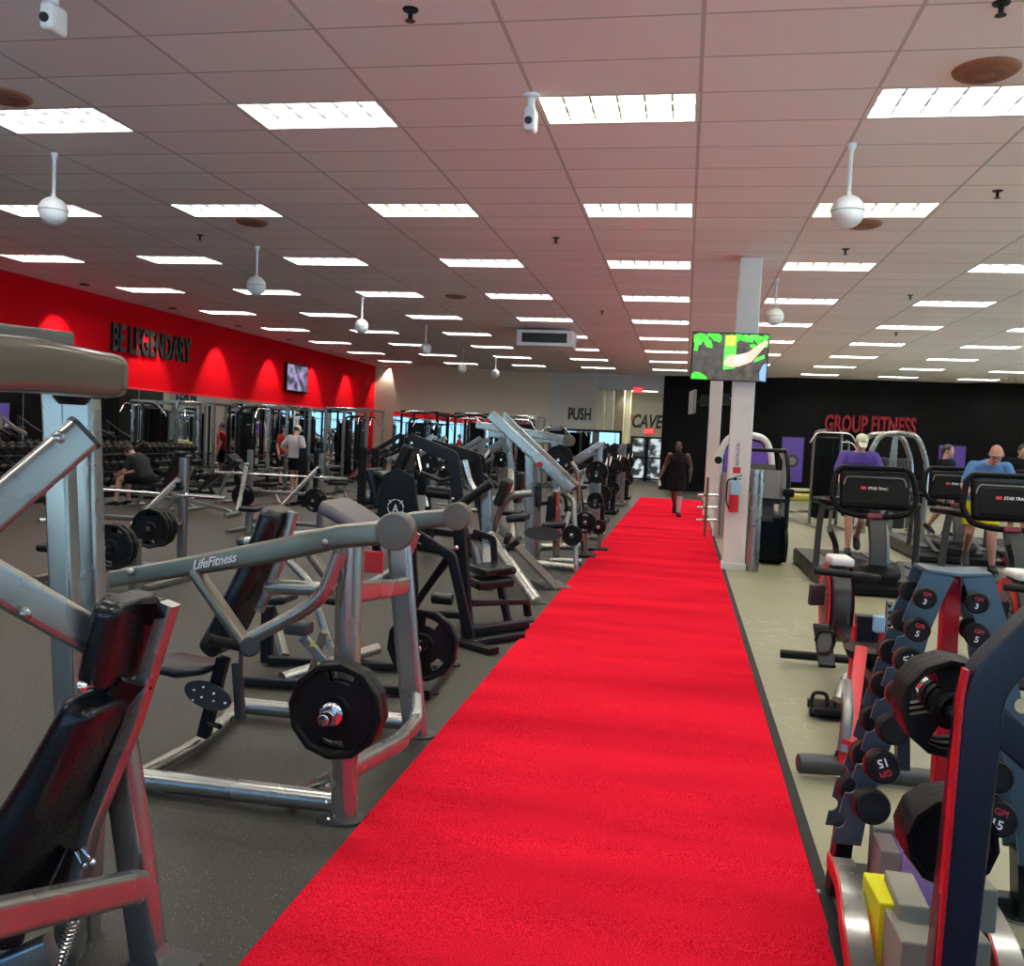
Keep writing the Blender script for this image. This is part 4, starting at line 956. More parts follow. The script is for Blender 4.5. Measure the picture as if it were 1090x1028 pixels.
# ================================================================ columns, screens, signs
def column(name, c, w, label):
    b = MB(); b.rbox((c[0], c[1], CEIL/2), (w, w, CEIL), .02, None, 2); b.rbox((c[0], c[1], .05), (w+.03, w+.03, .1), .01)
    o = b.build(name, WPAINT); o['kind'] = 'structure'; o['label'] = label; o['category'] = 'column'; return o
C1 = F(779, 607); C1 = V((C1.x+.02, C1.y+.14, 0)); C2 = F(755, 549); C2.y += .14
column('column', C1, .29, 'white column carrying the screen and the fire extinguisher')
column('column', C2, .29, 'white column farther down the turf')
yf = C1.y-.146
t = thing('steel_bollard', 'tall stainless steel cylinder at the right of the near white column', 'bollard', (C1.x+.235, C1.y-.06, 0))
b = MB(); b.cyl((C1.x+.235, C1.y-.06, 0), (C1.x+.235, C1.y-.06, 1.38), .10, 28); b.build('shell', STEEL, t)
b = MB(); b.cyl((C1.x+.235, C1.y-.165, .62), (C1.x+.235, C1.y-.152, .62), .014, 12); b.build('lock', GRPL, t)
# fire extinguisher on its bracket
e = A(781, 537, yf-.07)
t = thing('fire_extinguisher', 'red fire extinguisher with black hose hung on the near white column', 'fire extinguisher', (e.x, yf, e.z-.2))
b = MB(); b.lathe([(.05, 0), (.066, .012), (.066, .22), (.062, .235)], (e.x, yf-.075, e.z-.10), (0, 0, 1), 20); b.build('cylinder', REDM, t)
b = MB(); b.lathe([(.064, .0), (.066, .01), (.066, .11), (.05, .16), (.022, .19)], (e.x, yf-.075, e.z+.136), (0, 0, 1), 20); b.build('label_band', mat('pale_blue_label', (.30, .52, .66), .4), t)
b = MB(); b.cyl((e.x, yf-.075, e.z+.32), (e.x, yf-.075, e.z+.36), .02).bar([(e.x-.02, yf-.075, e.z+.36), (e.x+.09, yf-.09, e.z+.40)], .025, .012).bar([(e.x-.02, yf-.075, e.z+.345), (e.x+.08, yf-.09, e.z+.345)], .025, .012); b.build('valve', BLKM, t)
b = MB(); b.tube(fil([(e.x-.01, yf-.08, e.z+.35), (e.x-.10, yf-.09, e.z+.33), (e.x-.105, yf-.09, e.z+.05), (e.x-.06, yf-.09, e.z-.06)], .06, 5), .011, 8); b.build('hose', BLKR, t)
b = MB(); b.rbox((e.x, yf-.012, e.z+.05), (.06, .02, .3), .004); b.build('bracket', GRPL, t)
# sign
s0 = A(785, 487, yf-.004)
t = thing('extinguisher_sign', 'white vertical sign with red foot on the near white column', 'sign', s0)
b = MB(); b.rbox(s0, (.115, .006, .44), .002); b.build('sign_plate', WHT, t)
b = MB(); b.rbox(s0+V((0, -.004, -.17)), (.10, .003, .085), 0); b.build('red_field', REDL, t)
text('lettering', 'FIRE EXTINGUISHER', s0+V((0, -.0045, .045)), (0, 0, -1), (1, 0, 0), .045, BLACKL, t, w=.31, ext=.001, bold=.01)
# the big screen
def screen_mat():
    m = mat('garden_programme', (.05, .04, .03), .3); n, l, b = nodes_of(m)
    tc = n.new('ShaderNodeTexCoord'); nz = n.new('ShaderNodeTexNoise'); nz.inputs['Scale'].default_value = 14; nz.inputs['Detail'].default_value = 6
    l.new(tc.outputs['Object'], nz.inputs['Vector']); r = n.new('ShaderNodeValToRGB'); e = r.color_ramp.elements
    e[0].position = .35; e[0].color = (.008, .006, .004, 1); e[1].position = .72; e[1].color = (.16, .11, .075, 1)
    l.new(nz.outputs['Fac'], r.inputs[0]); l.new(r.outputs[0], b.inputs['Emission Color']); b.inputs['Emission Strength'].default_value = .5; return m
def glow(name, c, s=.75): return mat(name, [q*.3 for q in c], .3, emit=c, estr=s)
TVW, TVH = 1.00, .635
tc_ = A(776.5, 380, yf-.17); tc_.y = yf-.17
tx = V((1, .10, 0)).normalized(); ty = V((.012, -.09, 1)).normalized(); tn = tx.cross(ty)
t = thing('wall_screen', 'big bright screen with a green garden picture on the near white column', 'television', tc_)
b = MB(); b.rbox(tc_, (TVW, TVH, .045), .008, (tx, ty, tn)); b.build('casing', PLAST, t)
sp = lambda u, v, d=.0245: tc_+tx*(u-.5)*(TVW-.03)+ty*(v-.5)*(TVH-.03)+tn*d
b = MB(); b.quad([sp(0, 0), sp(1, 0), sp(1, 1), sp(0, 1)]); scr = b.build('screen', screen_mat(), t)
def blob(name, pts, m, d):
    b = MB(); b.bm.faces.new([b.bm.verts.new(sp(u, v, d)) for u, v in pts]); return b.build(name, m, scr)
GR, LG, YG = glow('leaf_green', (.05, .75, .02)), glow('lime_green', (.10, .85, .06)), glow('yellow_green', (.55, .68, .05))
SKT, SLV, DENIM = glow('bright_skin', (.85, .50, .38)), glow('pale_sleeve', (.55, .62, .62)), glow('denim_blue', (.20, .38, .62))
random.seed(11)
for k in range(44):
    u = random.choice([random.uniform(0, .36), random.uniform(.5, .97)]); v = random.uniform(.72, .99) if k % 2 else random.uniform(.86, .98); r = random.uniform(.03, .075)
    blob('leaf_patch', [(min(1, max(0, u+r*random.uniform(.5, 1)*math.cos(a))), min(1, max(0, v+r*1.7*random.uniform(.5, 1)*math.sin(a)))) for a in [2*PI*q/7 for q in range(7)]], GR if k % 3 else LG, .0247+k*.00002)
blob('leaf_patch', [(0, 0), (.22, 0), (.2, .06), (.12, .14), (.05, .16), (0, .1)], GR, .0247)
blob('leaf_patch', [(.01, .62), (.06, .60), (.08, .78), (.02, .82)], GR, .0247)
blob('pot_label', [(.42, .22), (.58, .26), (.58, .98), (.42, .97)], LG, .0254)
blob('pot_label', [(.44, .74), (.56, .75), (.57, .97), (.43, .96)], YG, .0256)
blob('hand', [(.42, .36), (.46, .30), (.62, .30), (.72, .36), (.80, .42), (1, .84), (.97, .90), (.74, .62), (.62, .56), (.48, .54)], SKT, .0258)
blob('sleeve', [(.56, .38), (.72, .40), (.74, .58), (.58, .55)], SLV, .0260)
blob('watch_band', [(.82, .40), (.97, .50), (.96, .58), (.85, .50)], LG, .0260)
blob('jeans', [(.92, .02), (1, 0), (1, .40), (.95, .36), (.91, .2)], DENIM, .0258)
b = MB(); b.rbox(tc_+tn*-.06, (.3, .3, .06), .01, (tx, ty, tn)); b.bar([tc_+tn*-.06, V((C1.x, yf-.005, tc_.z))], .08, .1); b.build('mount', BLKM, t)
# second screen, seen edge on at the far column
p = A(737, 428, C2.y-.1)
t = thing('wall_screen', 'grey screen seen edge on beside the far white column', 'television', p)
b = MB(); b.rbox(p, (.06, .95, .56), .01, (V((1, .12, 0)).normalized(), V((-.12, 1, 0)).normalized(), V((0, 0, 1)))); b.build('casing', MIDG, t)
b = MB(); b.bar([p+V((.03, 0, .03)), V((C2.x-.14, C2.y, p.z+.03))], .05, .05); b.rbox((C2.x-.26, C2.y-.05, p.z+.05), (.2, .12, .24), .01); b.build('mount', BLKM, t)
p2 = A(776, 425, C2.y-.1)
t = thing('wall_bracket', 'black swivel bracket on the right side of the far white column', 'bracket', (C2.x+.15, C2.y, p2.z))
b = MB(); b.rbox((C2.x+.24, C2.y-.05, p2.z), (.16, .12, .26), .01); b.build('swivel', BLKM, t)
b = MB(); b.bar([(C2.x+.3, C2.y-.05, p2.z+.02), (C2.x+.55, C2.y-.05, p2.z+.02)], .03, .03); b.build('arm', STEEL, t)
# small screen on the red wall
a, c = X(304, 401, XL+.06), X(327, 402, XL+.06); zc = (X(304, 385, XL+.06).z+X(304, 416, XL+.06).z)/2
t = thing('wall_screen', 'small dark purple screen high on the red wall', 'television', (XL+.06, (a.y+c.y)/2, zc))
b = MB(); b.rbox((XL+.06, (a.y+c.y)/2, zc), (.06, c.y-a.y, .88), .01); b.build('casing', PLAST, t)
b = MB(); y0, y1 = a.y+.06, c.y-.06; b.quad([(XL+.092, y0, zc-.39), (XL+.092, y1, zc-.39), (XL+.092, y1, zc+.39), (XL+.092, y0, zc+.39)])
m = mat('dim_programme', (.03, .03, .04), .3, scale=4); n, l, bs = nodes_of(m); r = n.new('ShaderNodeValToRGB'); r.color_ramp.elements[0].color = (.03, .04, .05, 1); r.color_ramp.elements[1].color = (.28, .22, .40, 1)
r.color_ramp.elements[0].position = .42; r.color_ramp.elements[1].position = .62
nz = [q for q in n if q.type == 'TEX_NOISE'][0]; l.new(nz.outputs['Fac'], r.inputs[0]); l.new(r.outputs[0], bs.inputs['Emission Color']); bs.inputs['Emission Strength'].default_value = .8
b.build('screen', m, t)
# wall lettering
def sign(name, body, o, ux, w, h, m, label, bold=.02, shear=0., ext=.03):
    q = text(name, body, o, ux, (0, 0, 1), h, m, None, w, ext, shear, bold); tag(q, label, 'sign'); return q
o0, o1 = X(119, 358, XL+.03), X(203, 371, XL+.03)
sign('wall_lettering', 'BE LEGENDARY', V((XL+.03, (o0.y+o1.y)/2, 3.40)), (0, 1, 0), o1.y-o0.y, .60, BLACKL, 'tall black lettering BE LEGENDARY on the red wall', .02)
o0, o1 = A(605, 440, YB+.02), A(629, 440, YB+.02)
sign('wall_lettering', 'PUSH', V(((o0.x+o1.x)/2, YB+.02, o0.z)), (1, 0, 0), o1.x-o0.x, .47, BLACKL, 'black lettering PUSH on the pale grey wall', .02)
o0, o1 = A(673, 448, 40.98), A(706, 449, 40.98)
sign('wall_lettering', 'CAVE', V(((o0.x+o1.x)/2, 40.98, (o0.z+o1.z)/2)), (1, 0, 0), o1.x-o0.x, .62, BLACKL, 'black brushed lettering CAVE at the end of the corridor', .03, .25)
o2 = A(671, 444, 40.97)
sign('wall_lettering', 'THE', o2, (1, 0, 0), .34, .18, REDL, 'small red lettering THE beside the black CAVE lettering', .02, .2)
o0, o1 = A(878, 451, 33.0), A(975, 453, 33.0)
sign('wall_lettering', 'GROUP FITNESS', V(((o0.x+o1.x)/2, 33.0, (o0.z+o1.z)/2)), (1, 0, 0), o1.x-o0.x, .60, mat('deep_red_lettering', (.30, .006, .018), .5), 'red lettering GROUP FITNESS on the black wall', .025, 0, .06)
# posters on the black wall
PUR = mat('purple_print', (.135, .075, .42), .4, scale=30, var=.3)
def poster(px0, px1, py0, py1, Y, label, emb):
    a, c = A(px0, py0, Y), A(px1, py1, Y); ce = (a+c)/2; w, h = c.x-a.x, a.z-c.z
    t = thing('poster', label, 'poster', ce)
    b = MB(); b.rbox(ce, (w+.08, .03, h+.08), .006); b.build('poster_frame', BLKM, t)
    b = MB(); b.rbox(ce+V((0, -.018, 0)), (w, .01, h), 0); pr = b.build('print', PUR, t)
    if emb:
        b = MB(); b.lathe([(.22, 0), (.22, .004)], ce+V((0, -.024, -.05)), (0, -1, 0), 24); b.build('print_disc', GRPL, pr)
        b = MB(); b.lathe([(.14, 0), (.14, .004)], ce+V((0, -.029, -.05)), (0, -1, 0), 24); b.build('print_disc', MIDG, pr)
poster(833, 853, 465, 513, 32.97, 'purple poster with a grey round print on the black wall', True)
poster(1000, 1029, 474, 512, 32.97, 'wide purple poster on the black wall behind the woman', False)
# corridor: columns, exit signs, framed mirror, glass doors
for q, (px, lab) in enumerate([(653, 'nearest'), (664, 'middle'), (671, 'deepest')]):
    y = YB+.6+q*1.7; a = A(px, 470, y)
    b = MB(); b.rbox((a.x-.2, y, 1.95), (.30, .5, 3.9), .01); o = b.build('trim_%d' % (q+2), mat('cream_column_%d' % q, (.60, .57, .44), .7)); o['kind'] = 'structure'
    L = bpy.data.lights.new('corridor_downlight', 'SPOT'); L.energy = 60; L.color = (1, .93, .78); L.spot_size = math.radians(90); L.shadow_soft_size = .05
    lo = bpy.data.objects.new('corridor_downlight', L); COL.objects.link(lo); lo.location = (a.x+.25, y-.3, 3.82)
def exit_sign(c, label, w=.34):
    t = thing('exit_sign', label, 'sign', c)
    b = MB(); b.rbox(c, (w, .05, w*.6), .01); b.build('housing', glow('exit_red', (.75, .03, .05), .8) if 'exit_red' not in MATS else MATS['exit_red'], t)
    text('lettering', 'EXIT', V(c)+V((0, -.027, 0)), (1, 0, 0), (0, 0, 1), w*.36, WHITEL, t, w=w*.78, ext=.002, bold=.02)
exit_sign(A(679, 415, YB), 'red exit sign high on the pale header over the corridor')
exit_sign(A(691, 459, 40.9), 'red exit sign above the glass doors at the corridor end', .40)
a, c = A(599, 457, YB-.03), A(659, 496, YB-.03)
t = thing('framed_mirror', 'black framed mirror on the grey wall below the lettering PUSH', 'mirror', ((a.x+c.x)/2, YB-.03, .7))
b = MB(); z0, z1 = .6, a.z
for (p, q) in (((a.x, z0), (a.x, z1)), ((c.x, z0), (c.x, z1))): b.bar([(p[0], YB-.03, p[1]), (q[0], YB-.03, q[1])], .09, .04, (0, -1, 0))
for z in (z0, z1): b.bar([(a.x-.04, YB-.03, z), (c.x+.04, YB-.03, z)], .04, .09)
b.build('mirror_frame', BLKM, t)
b = MB(); b.rbox(((a.x+c.x)/2, YB-.02, (z0+z1)/2), (c.x-a.x, .02, z1-z0), 0); b.build('mirror_pane', MIRM, t)
GLOWG = mat('lit_glass', (.02, .02, .02), .15, scale=3)  # door panes glow on their own, mottled like a lit room behind them
n, l, bs = nodes_of(GLOWG); r = n.new('ShaderNodeValToRGB'); r.color_ramp.elements[0].color = (.02, .025, .025, 1); r.color_ramp.elements[1].color = (.45, .52, .53, 1)
r.color_ramp.elements[0].position = .47; r.color_ramp.elements[1].position = .60; nz = [q for q in n if q.type == 'TEX_NOISE'][0]; l.new(nz.outputs['Fac'], r.inputs[0]); l.new(r.outputs[0], bs.inputs['Emission Color']); bs.inputs['Emission Strength'].default_value = .7
a, c = A(672, 464, 40.95), A(706, 466, 40.95)
for q, (x0, x1) in enumerate(((a.x, (a.x+c.x)/2), ((a.x+c.x)/2, c.x+.2))):
    b = MB(); zt = a.z
    for x in (x0+.04, x1-.04): b.bar([(x, 40.94, 0), (x, 40.94, zt)], .08, .06, (0, -1, 0))
    for z in (.1, zt-.04, 1.05): b.bar([(x0, 40.94, z), (x1, 40.94, z)], .06, .08)
    d = struct(b.build('door_%d' % (q+1), BLKM))
    b = MB(); b.rbox(((x0+x1)/2, 40.95, zt/2), (x1-x0-.1, .01, zt-.1), 0); b.build('door_glass', GLOWG, d)

# ================================================================ cardio and selectorised machines on the right
def stair_climber():
    y = 13.6; x = A(810, 560, y).x
    t = thing('stair_climber', 'black and grey stair climber right of the near white column', 'gym machine', (x, y+.5, 0))
    P = lambda a, b_, c: V((x+a, y+b_, c))
    b = MB(); b.rbox(P(0, .55, .36), (.66, 1.15, .70), .05, None, 3); b.build('step_housing', PLAST, t)
    for k in range(4):
        b = MB(); b.rbox(P(0, .02+k*.24, .70+k*.19) if k else P(0, .02, .70), (.52, .26, .05), .01); b.build('step', GRPL, t)
    b = MB(); b.bar([P(-.02, -.06, .62), P(-.02, .02, 1.30), P(-.02, .08, 1.42)], .36, .09, (0, -1, .1), .03); b.build('back_shell', GRPL, t)
    b = MB(); b.bar([P(.05, -.12, .92), P(.05, -.08, 1.36)], .38, .05, (0, -1, .1), .03); b.build('console_back', MIDG, t)
    for s in (-1, 1):
        b = MB(); b.tube(fil([P(s*.34, -.10, .05), P(s*.34, -.05, 1.30), P(s*.30, .05, 1.64), P(s*.30, .75, 1.66), P(s*.34, 1.05, 1.2)], .15, 5), .032, 12); b.build('hand_rail', BLKM, t)
        b = MB(); b.bar([P(s*.31, 0, .1), P(s*.33, .35, 1.5), P(s*.30, .6, 1.62)], .10, .05, (0, -1, 0), .015); b.build('side_frame', MIDG if s > 0 else PLAST, t)
        b = MB(); b.cyl(P(s*.36, -.05, .30), P(s*.31, -.05, .30), .26, 24) if s > 0 else b.cyl(P(s*.36, 0, .12), P(s*.31, 0, .12), .1, 18); b.build('side_disc', PLAST, t)
    b = MB(); b.tube(fil([P(-.30, .05, 1.645), P(.30, .05, 1.645)], .05), .03, 10); b.build('top_rail', BLKM, t)
    b = MB(); b.bar([P(-.36, -.16, .95), P(.36, -.16, .93)], .05, .05); b.build('front_bar', BLKM, t)
    b = MB(); b.rbox(P(.34, -.1, 1.05), (.16, .2, .12), .03); b.build('cup_holder', PLAST, t)
    return t
stair_climber()
def treadmill(x, y, label, mark=True):
    t = thing('treadmill', label, 'treadmill', (x, y, 0)); P = lambda a, b_, c: V((x+a, y+b_, c))
    b = MB(); b.prism([(-.50, .03), (-.50, .10), (-.30, .19), (2.5, .19), (2.5, .03)], P(0, 0, 0), (0, 1, 0), (0, 0, 1), 1.20); b.build('deck', PLAST, t)
    b = MB(); b.rbox(P(0, 1.35, .20), (.58, 2.25, .03), .004); b.build('belt', BLKR, t)
    for s in (-1, 1):
        b = MB(); b.rbox(P(s*.45, 1.15, .205), (.28, 2.5, .035), .008); b.build('side_rail', GRPL, t)
        b = MB(); b.bar(fil([P(s*.585, .30, .19), P(s*.575, .26, .75), P(s*.55, .22, 1.03)], .2), .045, .075, (1, 0, 0), .015, 3); b.build('upright', GRPL, t)
        b = MB(); b.tube(fil([P(s*.42, .05, 1.03), P(s*.55, .12, 1.05), P(s*.57, .30, 1.05), P(s*.57, .85, 1.03)], .12), .038, 12); b.build('hand_rail', PLAST, t)
    b = MB(); b.rbox(P(-.606, -.32, .12), (.008, .12, .07), .001); b.build('badge', REDL, t)
    b = MB(); b.rings([(P(0, -.42, .14), (1, 0, 0), (0, 0, 1), .22, .09), (P(0, -.30, .20), (1, 0, 0), (0, 0, 1), .30, .13), (P(0, .0, .24), (1, 0, 0), (0, 0, 1), .34, .14), (P(0, .22, .20), (1, 0, 0), (0, 0, 1), .32, .06)], 24, 4); hd = b.build('motor_hood', PLAST, t)
    for s in (-1, 1):
        b = MB(); b.bar([P(s*.30, -.38, .16), P(s*.36, .1, .34)], .10, .05, (0, 0, 1), .015); b.build('hood_wing', GRPL, hd)
    yx, zx = V((1, 0, 0)), V((0, .30, 1)).normalized(); nn = yx.cross(zx)
    c = P(0, .02, 1.215)
    lp = [c+yx*u+zx*v for u, v in [(-.44, .20), (-.38, .28), (.38, .28), (.44, .20), (.49, -.10), (.40, -.27), (.17, -.32), (-.17, -.32), (-.40, -.27), (-.49, -.10), (-.44, .20)]]
    b = MB(); b.tube(fil(lp, .06, 3), .034, 10); b.build('console_loop', PLAST, t)
    b = MB(); b.rbox(c, (.80, .47, .12), .055, (yx, zx, nn), 5); sh = b.build('console_shell', PLAST, t)
    b = MB(); b.rbox(c+nn*.05-zx*.03, (.68, .32, .04), .018, (yx, zx, nn), 3); b.build('console_panel', PLAST, sh)
    b = MB(); b.tube(fil([c+nn*.062+yx*u+zx*v for u, v in [(-.36, .05), (-.33, .15), (.33, .15), (.36, .05)]], .04), .008, 8); b.build('trim_strip', MIDG, sh)
    if mark:
        text('lettering', 'STAR TRAC', c+nn*.0725+zx*.01+yx*.03, yx, zx, .034, WHITEL, sh, w=.23, ext=.002, bold=.02, shear=.2)
        b = MB(); b.rbox(c+nn*.0715+zx*.01-yx*.135, (.06, .036, .006), .001, (yx, zx, nn)); b.build('brand_badge', REDL, sh)
    b = MB(); b.rbox(c-zx*.325+nn*.03, (.17, .06, .06), .01, (yx, zx, nn)); b.build('red_trim', mat('dark_red_trim', (.16, .01, .02), .4) if 'dark_red_trim' not in MATS else MATS['dark_red_trim'], t)
    b = MB(); b.bar(fil([P(.03, -.04, .90), P(.05, -.16, .60), P(.06, -.20, .22)], .25), .20, .09, (0, -1, 0), .03, 4); b.build('centre_pylon', GRPL, t)
    b = MB(); b.bar(fil([P(.16, .06, .90), P(.17, -.06, .60), P(.18, -.10, .22)], .25), .06, .05, (0, -1, 0), .015, 3); b.build('pylon_trim', STEELG, t)
    return t
TX = A(931, 520, 11.6).x; TX3 = A(1077, 520, 10.7).x
treadmill(TX, 11.6, 'black treadmill the man in the purple shirt walks on')
treadmill(TX3, 10.7, 'black treadmill the man in yellow shorts walks on')
treadmill(A(1018, 515, 15.6).x, 15.6, 'black treadmill in the second row under the dark haired woman')
treadmill(A(1112, 505, 15.6).x, 15.6, 'black treadmill in the second row at the right frame edge')
# silver frame with round shoulders behind the treadmills
def jungle():
    y = 20.0; x0, x1 = A(921, 520, y).x, A(985, 520, y).x
    t = thing('cable_crossover', 'silver cable frame with rounded shoulders behind the treadmills', 'gym machine', ((x0+x1)/2, y+.6, 0))
    for dy in (0, 1.3):
        for s, x in ((1, x1), (-1, x0)):
            b = MB(); b.tube(fil([(x, y+dy, 0), (x, y+dy, 1.55), (x-s*.22, y+dy, 2.08), ((x0+x1)/2, y+dy, 2.12)], .3, 6), .055, 12); b.build('frame_tube', STEEL, t)
    for x in (x0, x1, (x0+x1)/2-.15):
        b = MB(); b.tube([(x, y, .06), (x, y+1.3, .06)], .05); b.build('base_rail', STEEL, t)
    for k, x in enumerate((x0+.35, x1-.42)):
        b = MB(); b.rbox((x, y+.65, .85), (.36, .30, 1.5), .03); b.build('weight_shroud', GRPL, t)
        b = MB(); b.bar([(x+.3*(1-2*k)-.1, y+.1, 0), (x+.2*(1-2*k), y+.12, 2.05)], .1, .08, (0, -1, 0)); b.build('post', STEEL, t)
    b = MB(); b.pad((x0+.5, y+.2, .5), (x0+.95, y+.2, .5), .34, .08); b.build('seat', VINYL, t)
    b = MB(); b.pad((x0+1.0, y+.2, .6), (x0+1.05, y+.2, 1.15), .34, .08, (1, 0, 0)); b.build('back_pad', VINYL, t)
jungle()
cable_tower((A(879, 520, 21).x, 21.0, 0), .1, 'grey lat pulldown tower left of the silver cable frame', STEELG, False, 2.1)
cable_tower((A(868, 520, 29).x+.6, 29.0, 0), -.1, 'grey cable tower before the black wall beside the purple poster', STEELG, False, 2.0)
# arched selectorised machine behind the near column
y = 17.2; x = A(778, 540, y).x
t = thing('arched_machine', 'white arched weight machine with purple mesh panel behind the near column', 'gym machine', (x+.1, y, 0))
b = MB(); b.tube(fil([(x-.25, y, .0), (x-.25, y, 1.55), (x-.12, y, 1.86), (x+.2, y, 1.92), (x+.55, y, 1.86), (x+.68, y, 1.5), (x+.68, y, 0)], .25, 5), .06, 12); b.build('arch_frame', WPAINT, t)
b = MB(); b.prism([(-.17, 1.2), (.6, 1.2), (.6, 1.55), (.48, 1.76), (.2, 1.83), (-.06, 1.76), (-.17, 1.55)], (x, y, 0), (1, 0, 0), (0, 0, 1), .04); b.build('mesh_panel', PUR, t)
b = MB(); b.rbox((x+.2, y, .62), (.8, .34, 1.16), .03); b.build('weight_shroud', MIDG, t)
for z in (.32, .55, .78):
    b = MB(); b.cyl((x-.25, y-.12, z), (x-.62, y-.2, z-.02), .03); b.build('peg', CHROME, t)
b = MB(); b.bar([(x-.45, y-.25, 0), (x-.45, y-.25, 1.1)], .05, .05, (0, -1, 0)); b.build('side_post', mat('tan_handle', (.14, .075, .05), .5), t)
b = MB(); b.cyl((x-.28, y-.1, 1.42), (x-.28, y-.22, 1.42), .07, 18); b.build('pulley', BLKM, t)
# stretching bench with yellow pad
c = F(852, 556); t = thing('stretch_bench', 'silver stretching bench with yellow pad on the far concrete floor', 'bench', (c.x, c.y, 0))
b = MB(); b.pad((c.x-.45, c.y+.9, .55), (c.x+.5, c.y+.9, .55), .7, .16); b.build('pad', mat('yellow_vinyl', (.55, .50, .07), .45), t)
b = MB(); b.pad((c.x-.45, c.y+1.1, .7), (c.x+.5, c.y+1.1, .72), .3, .07); b.build('back_pad', mat('cream_vinyl', (.5, .48, .36), .5), t)
tubes(t, 'leg', STEEL, [('t', [(c.x-.4, c.y+.7, 0), (c.x-.35, c.y+.8, .5)], .03), ('t', [(c.x+.5, c.y+.7, 0), (c.x+.45, c.y+.8, .5)], .03), ('t', [(c.x-.4, c.y+1.2, 0), (c.x-.35, c.y+1.1, .5)], .03), ('t', [(c.x+.5, c.y+1.2, 0), (c.x+.45, c.y+1.1, .5)], .03)])
tubes(t, 'foot_rail', STEEL, [('t', [(c.x-.5, c.y, .25), (c.x+.35, c.y, .28)], .04), ('t', [(c.x-.3, c.y, .28), (c.x-.35, c.y+.7, .4)], .04)])
b = MB(); b.cyl((c.x+.3, c.y-.1, .28), (c.x+.3, c.y+.15, .28), .1); b.build('roller', BLKM, t)
# ================================================================ dumbbell tower, blocks and weight tree in the right foreground
YR = 3.42
def dumbbell_tower():
    t = thing('dumbbell_tower', 'slate blue A-frame dumbbell tower with red centre post on the right', 'dumbbell rack', (.97, YR, 0))
    def cradle(pts, y):      # band polygon with half round notches, in the XZ plane
        b = MB(); b.prism(pts, (0, y, 0), (1, 0, 0), (0, 0, 1), .012); return b
    def q(px, py, y): p = A(px, py, y); return (p.x, p.z)
    def notch(p0, p1, r, n=6):    # dips into the band between two outline points
        a, c = V((*p0, 0)), V((*p1, 0)); d = (c-a).normalized(); m = (a+c)/2; nn = V((d.y, -d.x, 0)); out = [p0]
        for k in range(n+1):
            th = PI*k/n; p = m - d*r*math.cos(th) + nn*r*math.sin(th); out.append((p.x, p.y))
        return out+[p1]
    for y in (YR, YR+.16):
        L = [(.853, 1.245), (.955, 1.235), (.92, 1.14), (.888, 1.04), (.868, .93), (.815, .74), (.765, .54), (.72, .36), (.705, .235), (.605, .235)]
        up = [(.605, .235), (.632, .40), (.665, .50), (.69, .62), (.715, .74), (.745, .86), (.775, .98), (.80, 1.09)]
        o = []
        for a, c in zip(up[:-1], up[1:]): o += notch(a, c, .028)[:-1]
        b = cradle(L+o+[up[-1]], y); b.build('cradle_plate', SLATE, t)
        Rp = [(2*.968-x, z) for x, z in L]; o2 = [(2*.968-x, z) for x, z in o+[up[-1]]]
        b = cradle(Rp+o2, y); b.build('cradle_plate', SLATE, t)
    b = MB(); b.bar([(.86, YR+.08, 1.25), (.968, YR+.08, 1.242), (1.076, YR+.08, 1.25)], .18, .012, (0, 0, 1), .002); b.build('top_plate', SLATE, t)
    b = MB(); b.bar([(.968, YR+.08, 1.23), (.985, YR+.08, .05)], .055, .07, (0, -1, 0), .006); b.build('centre_post', REDM, t)
    for s, x in ((1, .62), (-1, 1.31)):
        b = MB(); b.bar([(x+s*.02, YR+.08, .02), (x+s*.04, YR+.08, .26)], .06, .10, (0, -1, 0), .006); b.build('leg', BLKM, t)
        b = MB(); foot(b, (x-.0, YR+.08, 0), .17, .09); bolt(b, (x-.04, YR+.06, .012), (0, 0, 1), .012); b.build('foot_plate', STEEL, t)
    b = MB(); b.bar([(.62, YR+.10, .05), (1.31, YR+.10, .05)], .07, .06); b.build('base_rail', BLKM, t)
    b = MB(); b.rbox((.90, YR-.02, .10), (.5, .34, .012), .003); b.build('block_shelf', BLKM, t)
    return t
dumbbell_tower()
def tower_dumbbell(near, far, r, label, num=None, flip=False, red=True):
    near, far = V(near), V(far); d = (near-far).normalized()
    t = thing('dumbbell', label, 'dumbbell', (near+far)/2); t['group'] = 'dumbbells on the slate blue tower'
    hl = r*1.25
    for s, p in ((1, near), (-1, far)):
        b = MB(); dd = d*s; p0 = p-dd*hl
        b.lathe([(r*.6, 0), (r*.93, .004), (r, .014), (r, hl-.012), (r*.95, hl-.004), (r*.85, hl), (r*.82, hl-.004)], p0, dd, 28); h = b.build('head', BLKR, t)
        if red:
            b = MB(); b.lathe([(r*1.003, 0), (r*1.003, .008)], p0+dd*.014, dd, 28, None, False); b.build('red_band', REDM, h)
        if s > 0 and num:
            x = V((0, 0, 1)).cross(dd).normalized(); z = dd.cross(x)
            a = math.radians(200 if flip else -14); ux = x*math.cos(a)+z*math.sin(a); uz = dd.cross(ux)
            text('lettering', num, p-dd*.0025-uz*r*.30 if not flip else p-dd*.0025-uz*r*.25, ux, uz, r*.50, WHITEL, h, ext=.001, bold=.02)
            text('lettering', 'GPI', p-dd*.0025+uz*r*.38, ux, uz, r*.36, REDL, h, ext=.001, bold=.015)
    b = MB(); b.cyl(near-d*hl*.9, far+d*hl*.9, .013 if r < .05 else .016, 14); b.build('handle', CHROME, t)
nY, fY = YR-.12, YR+.16
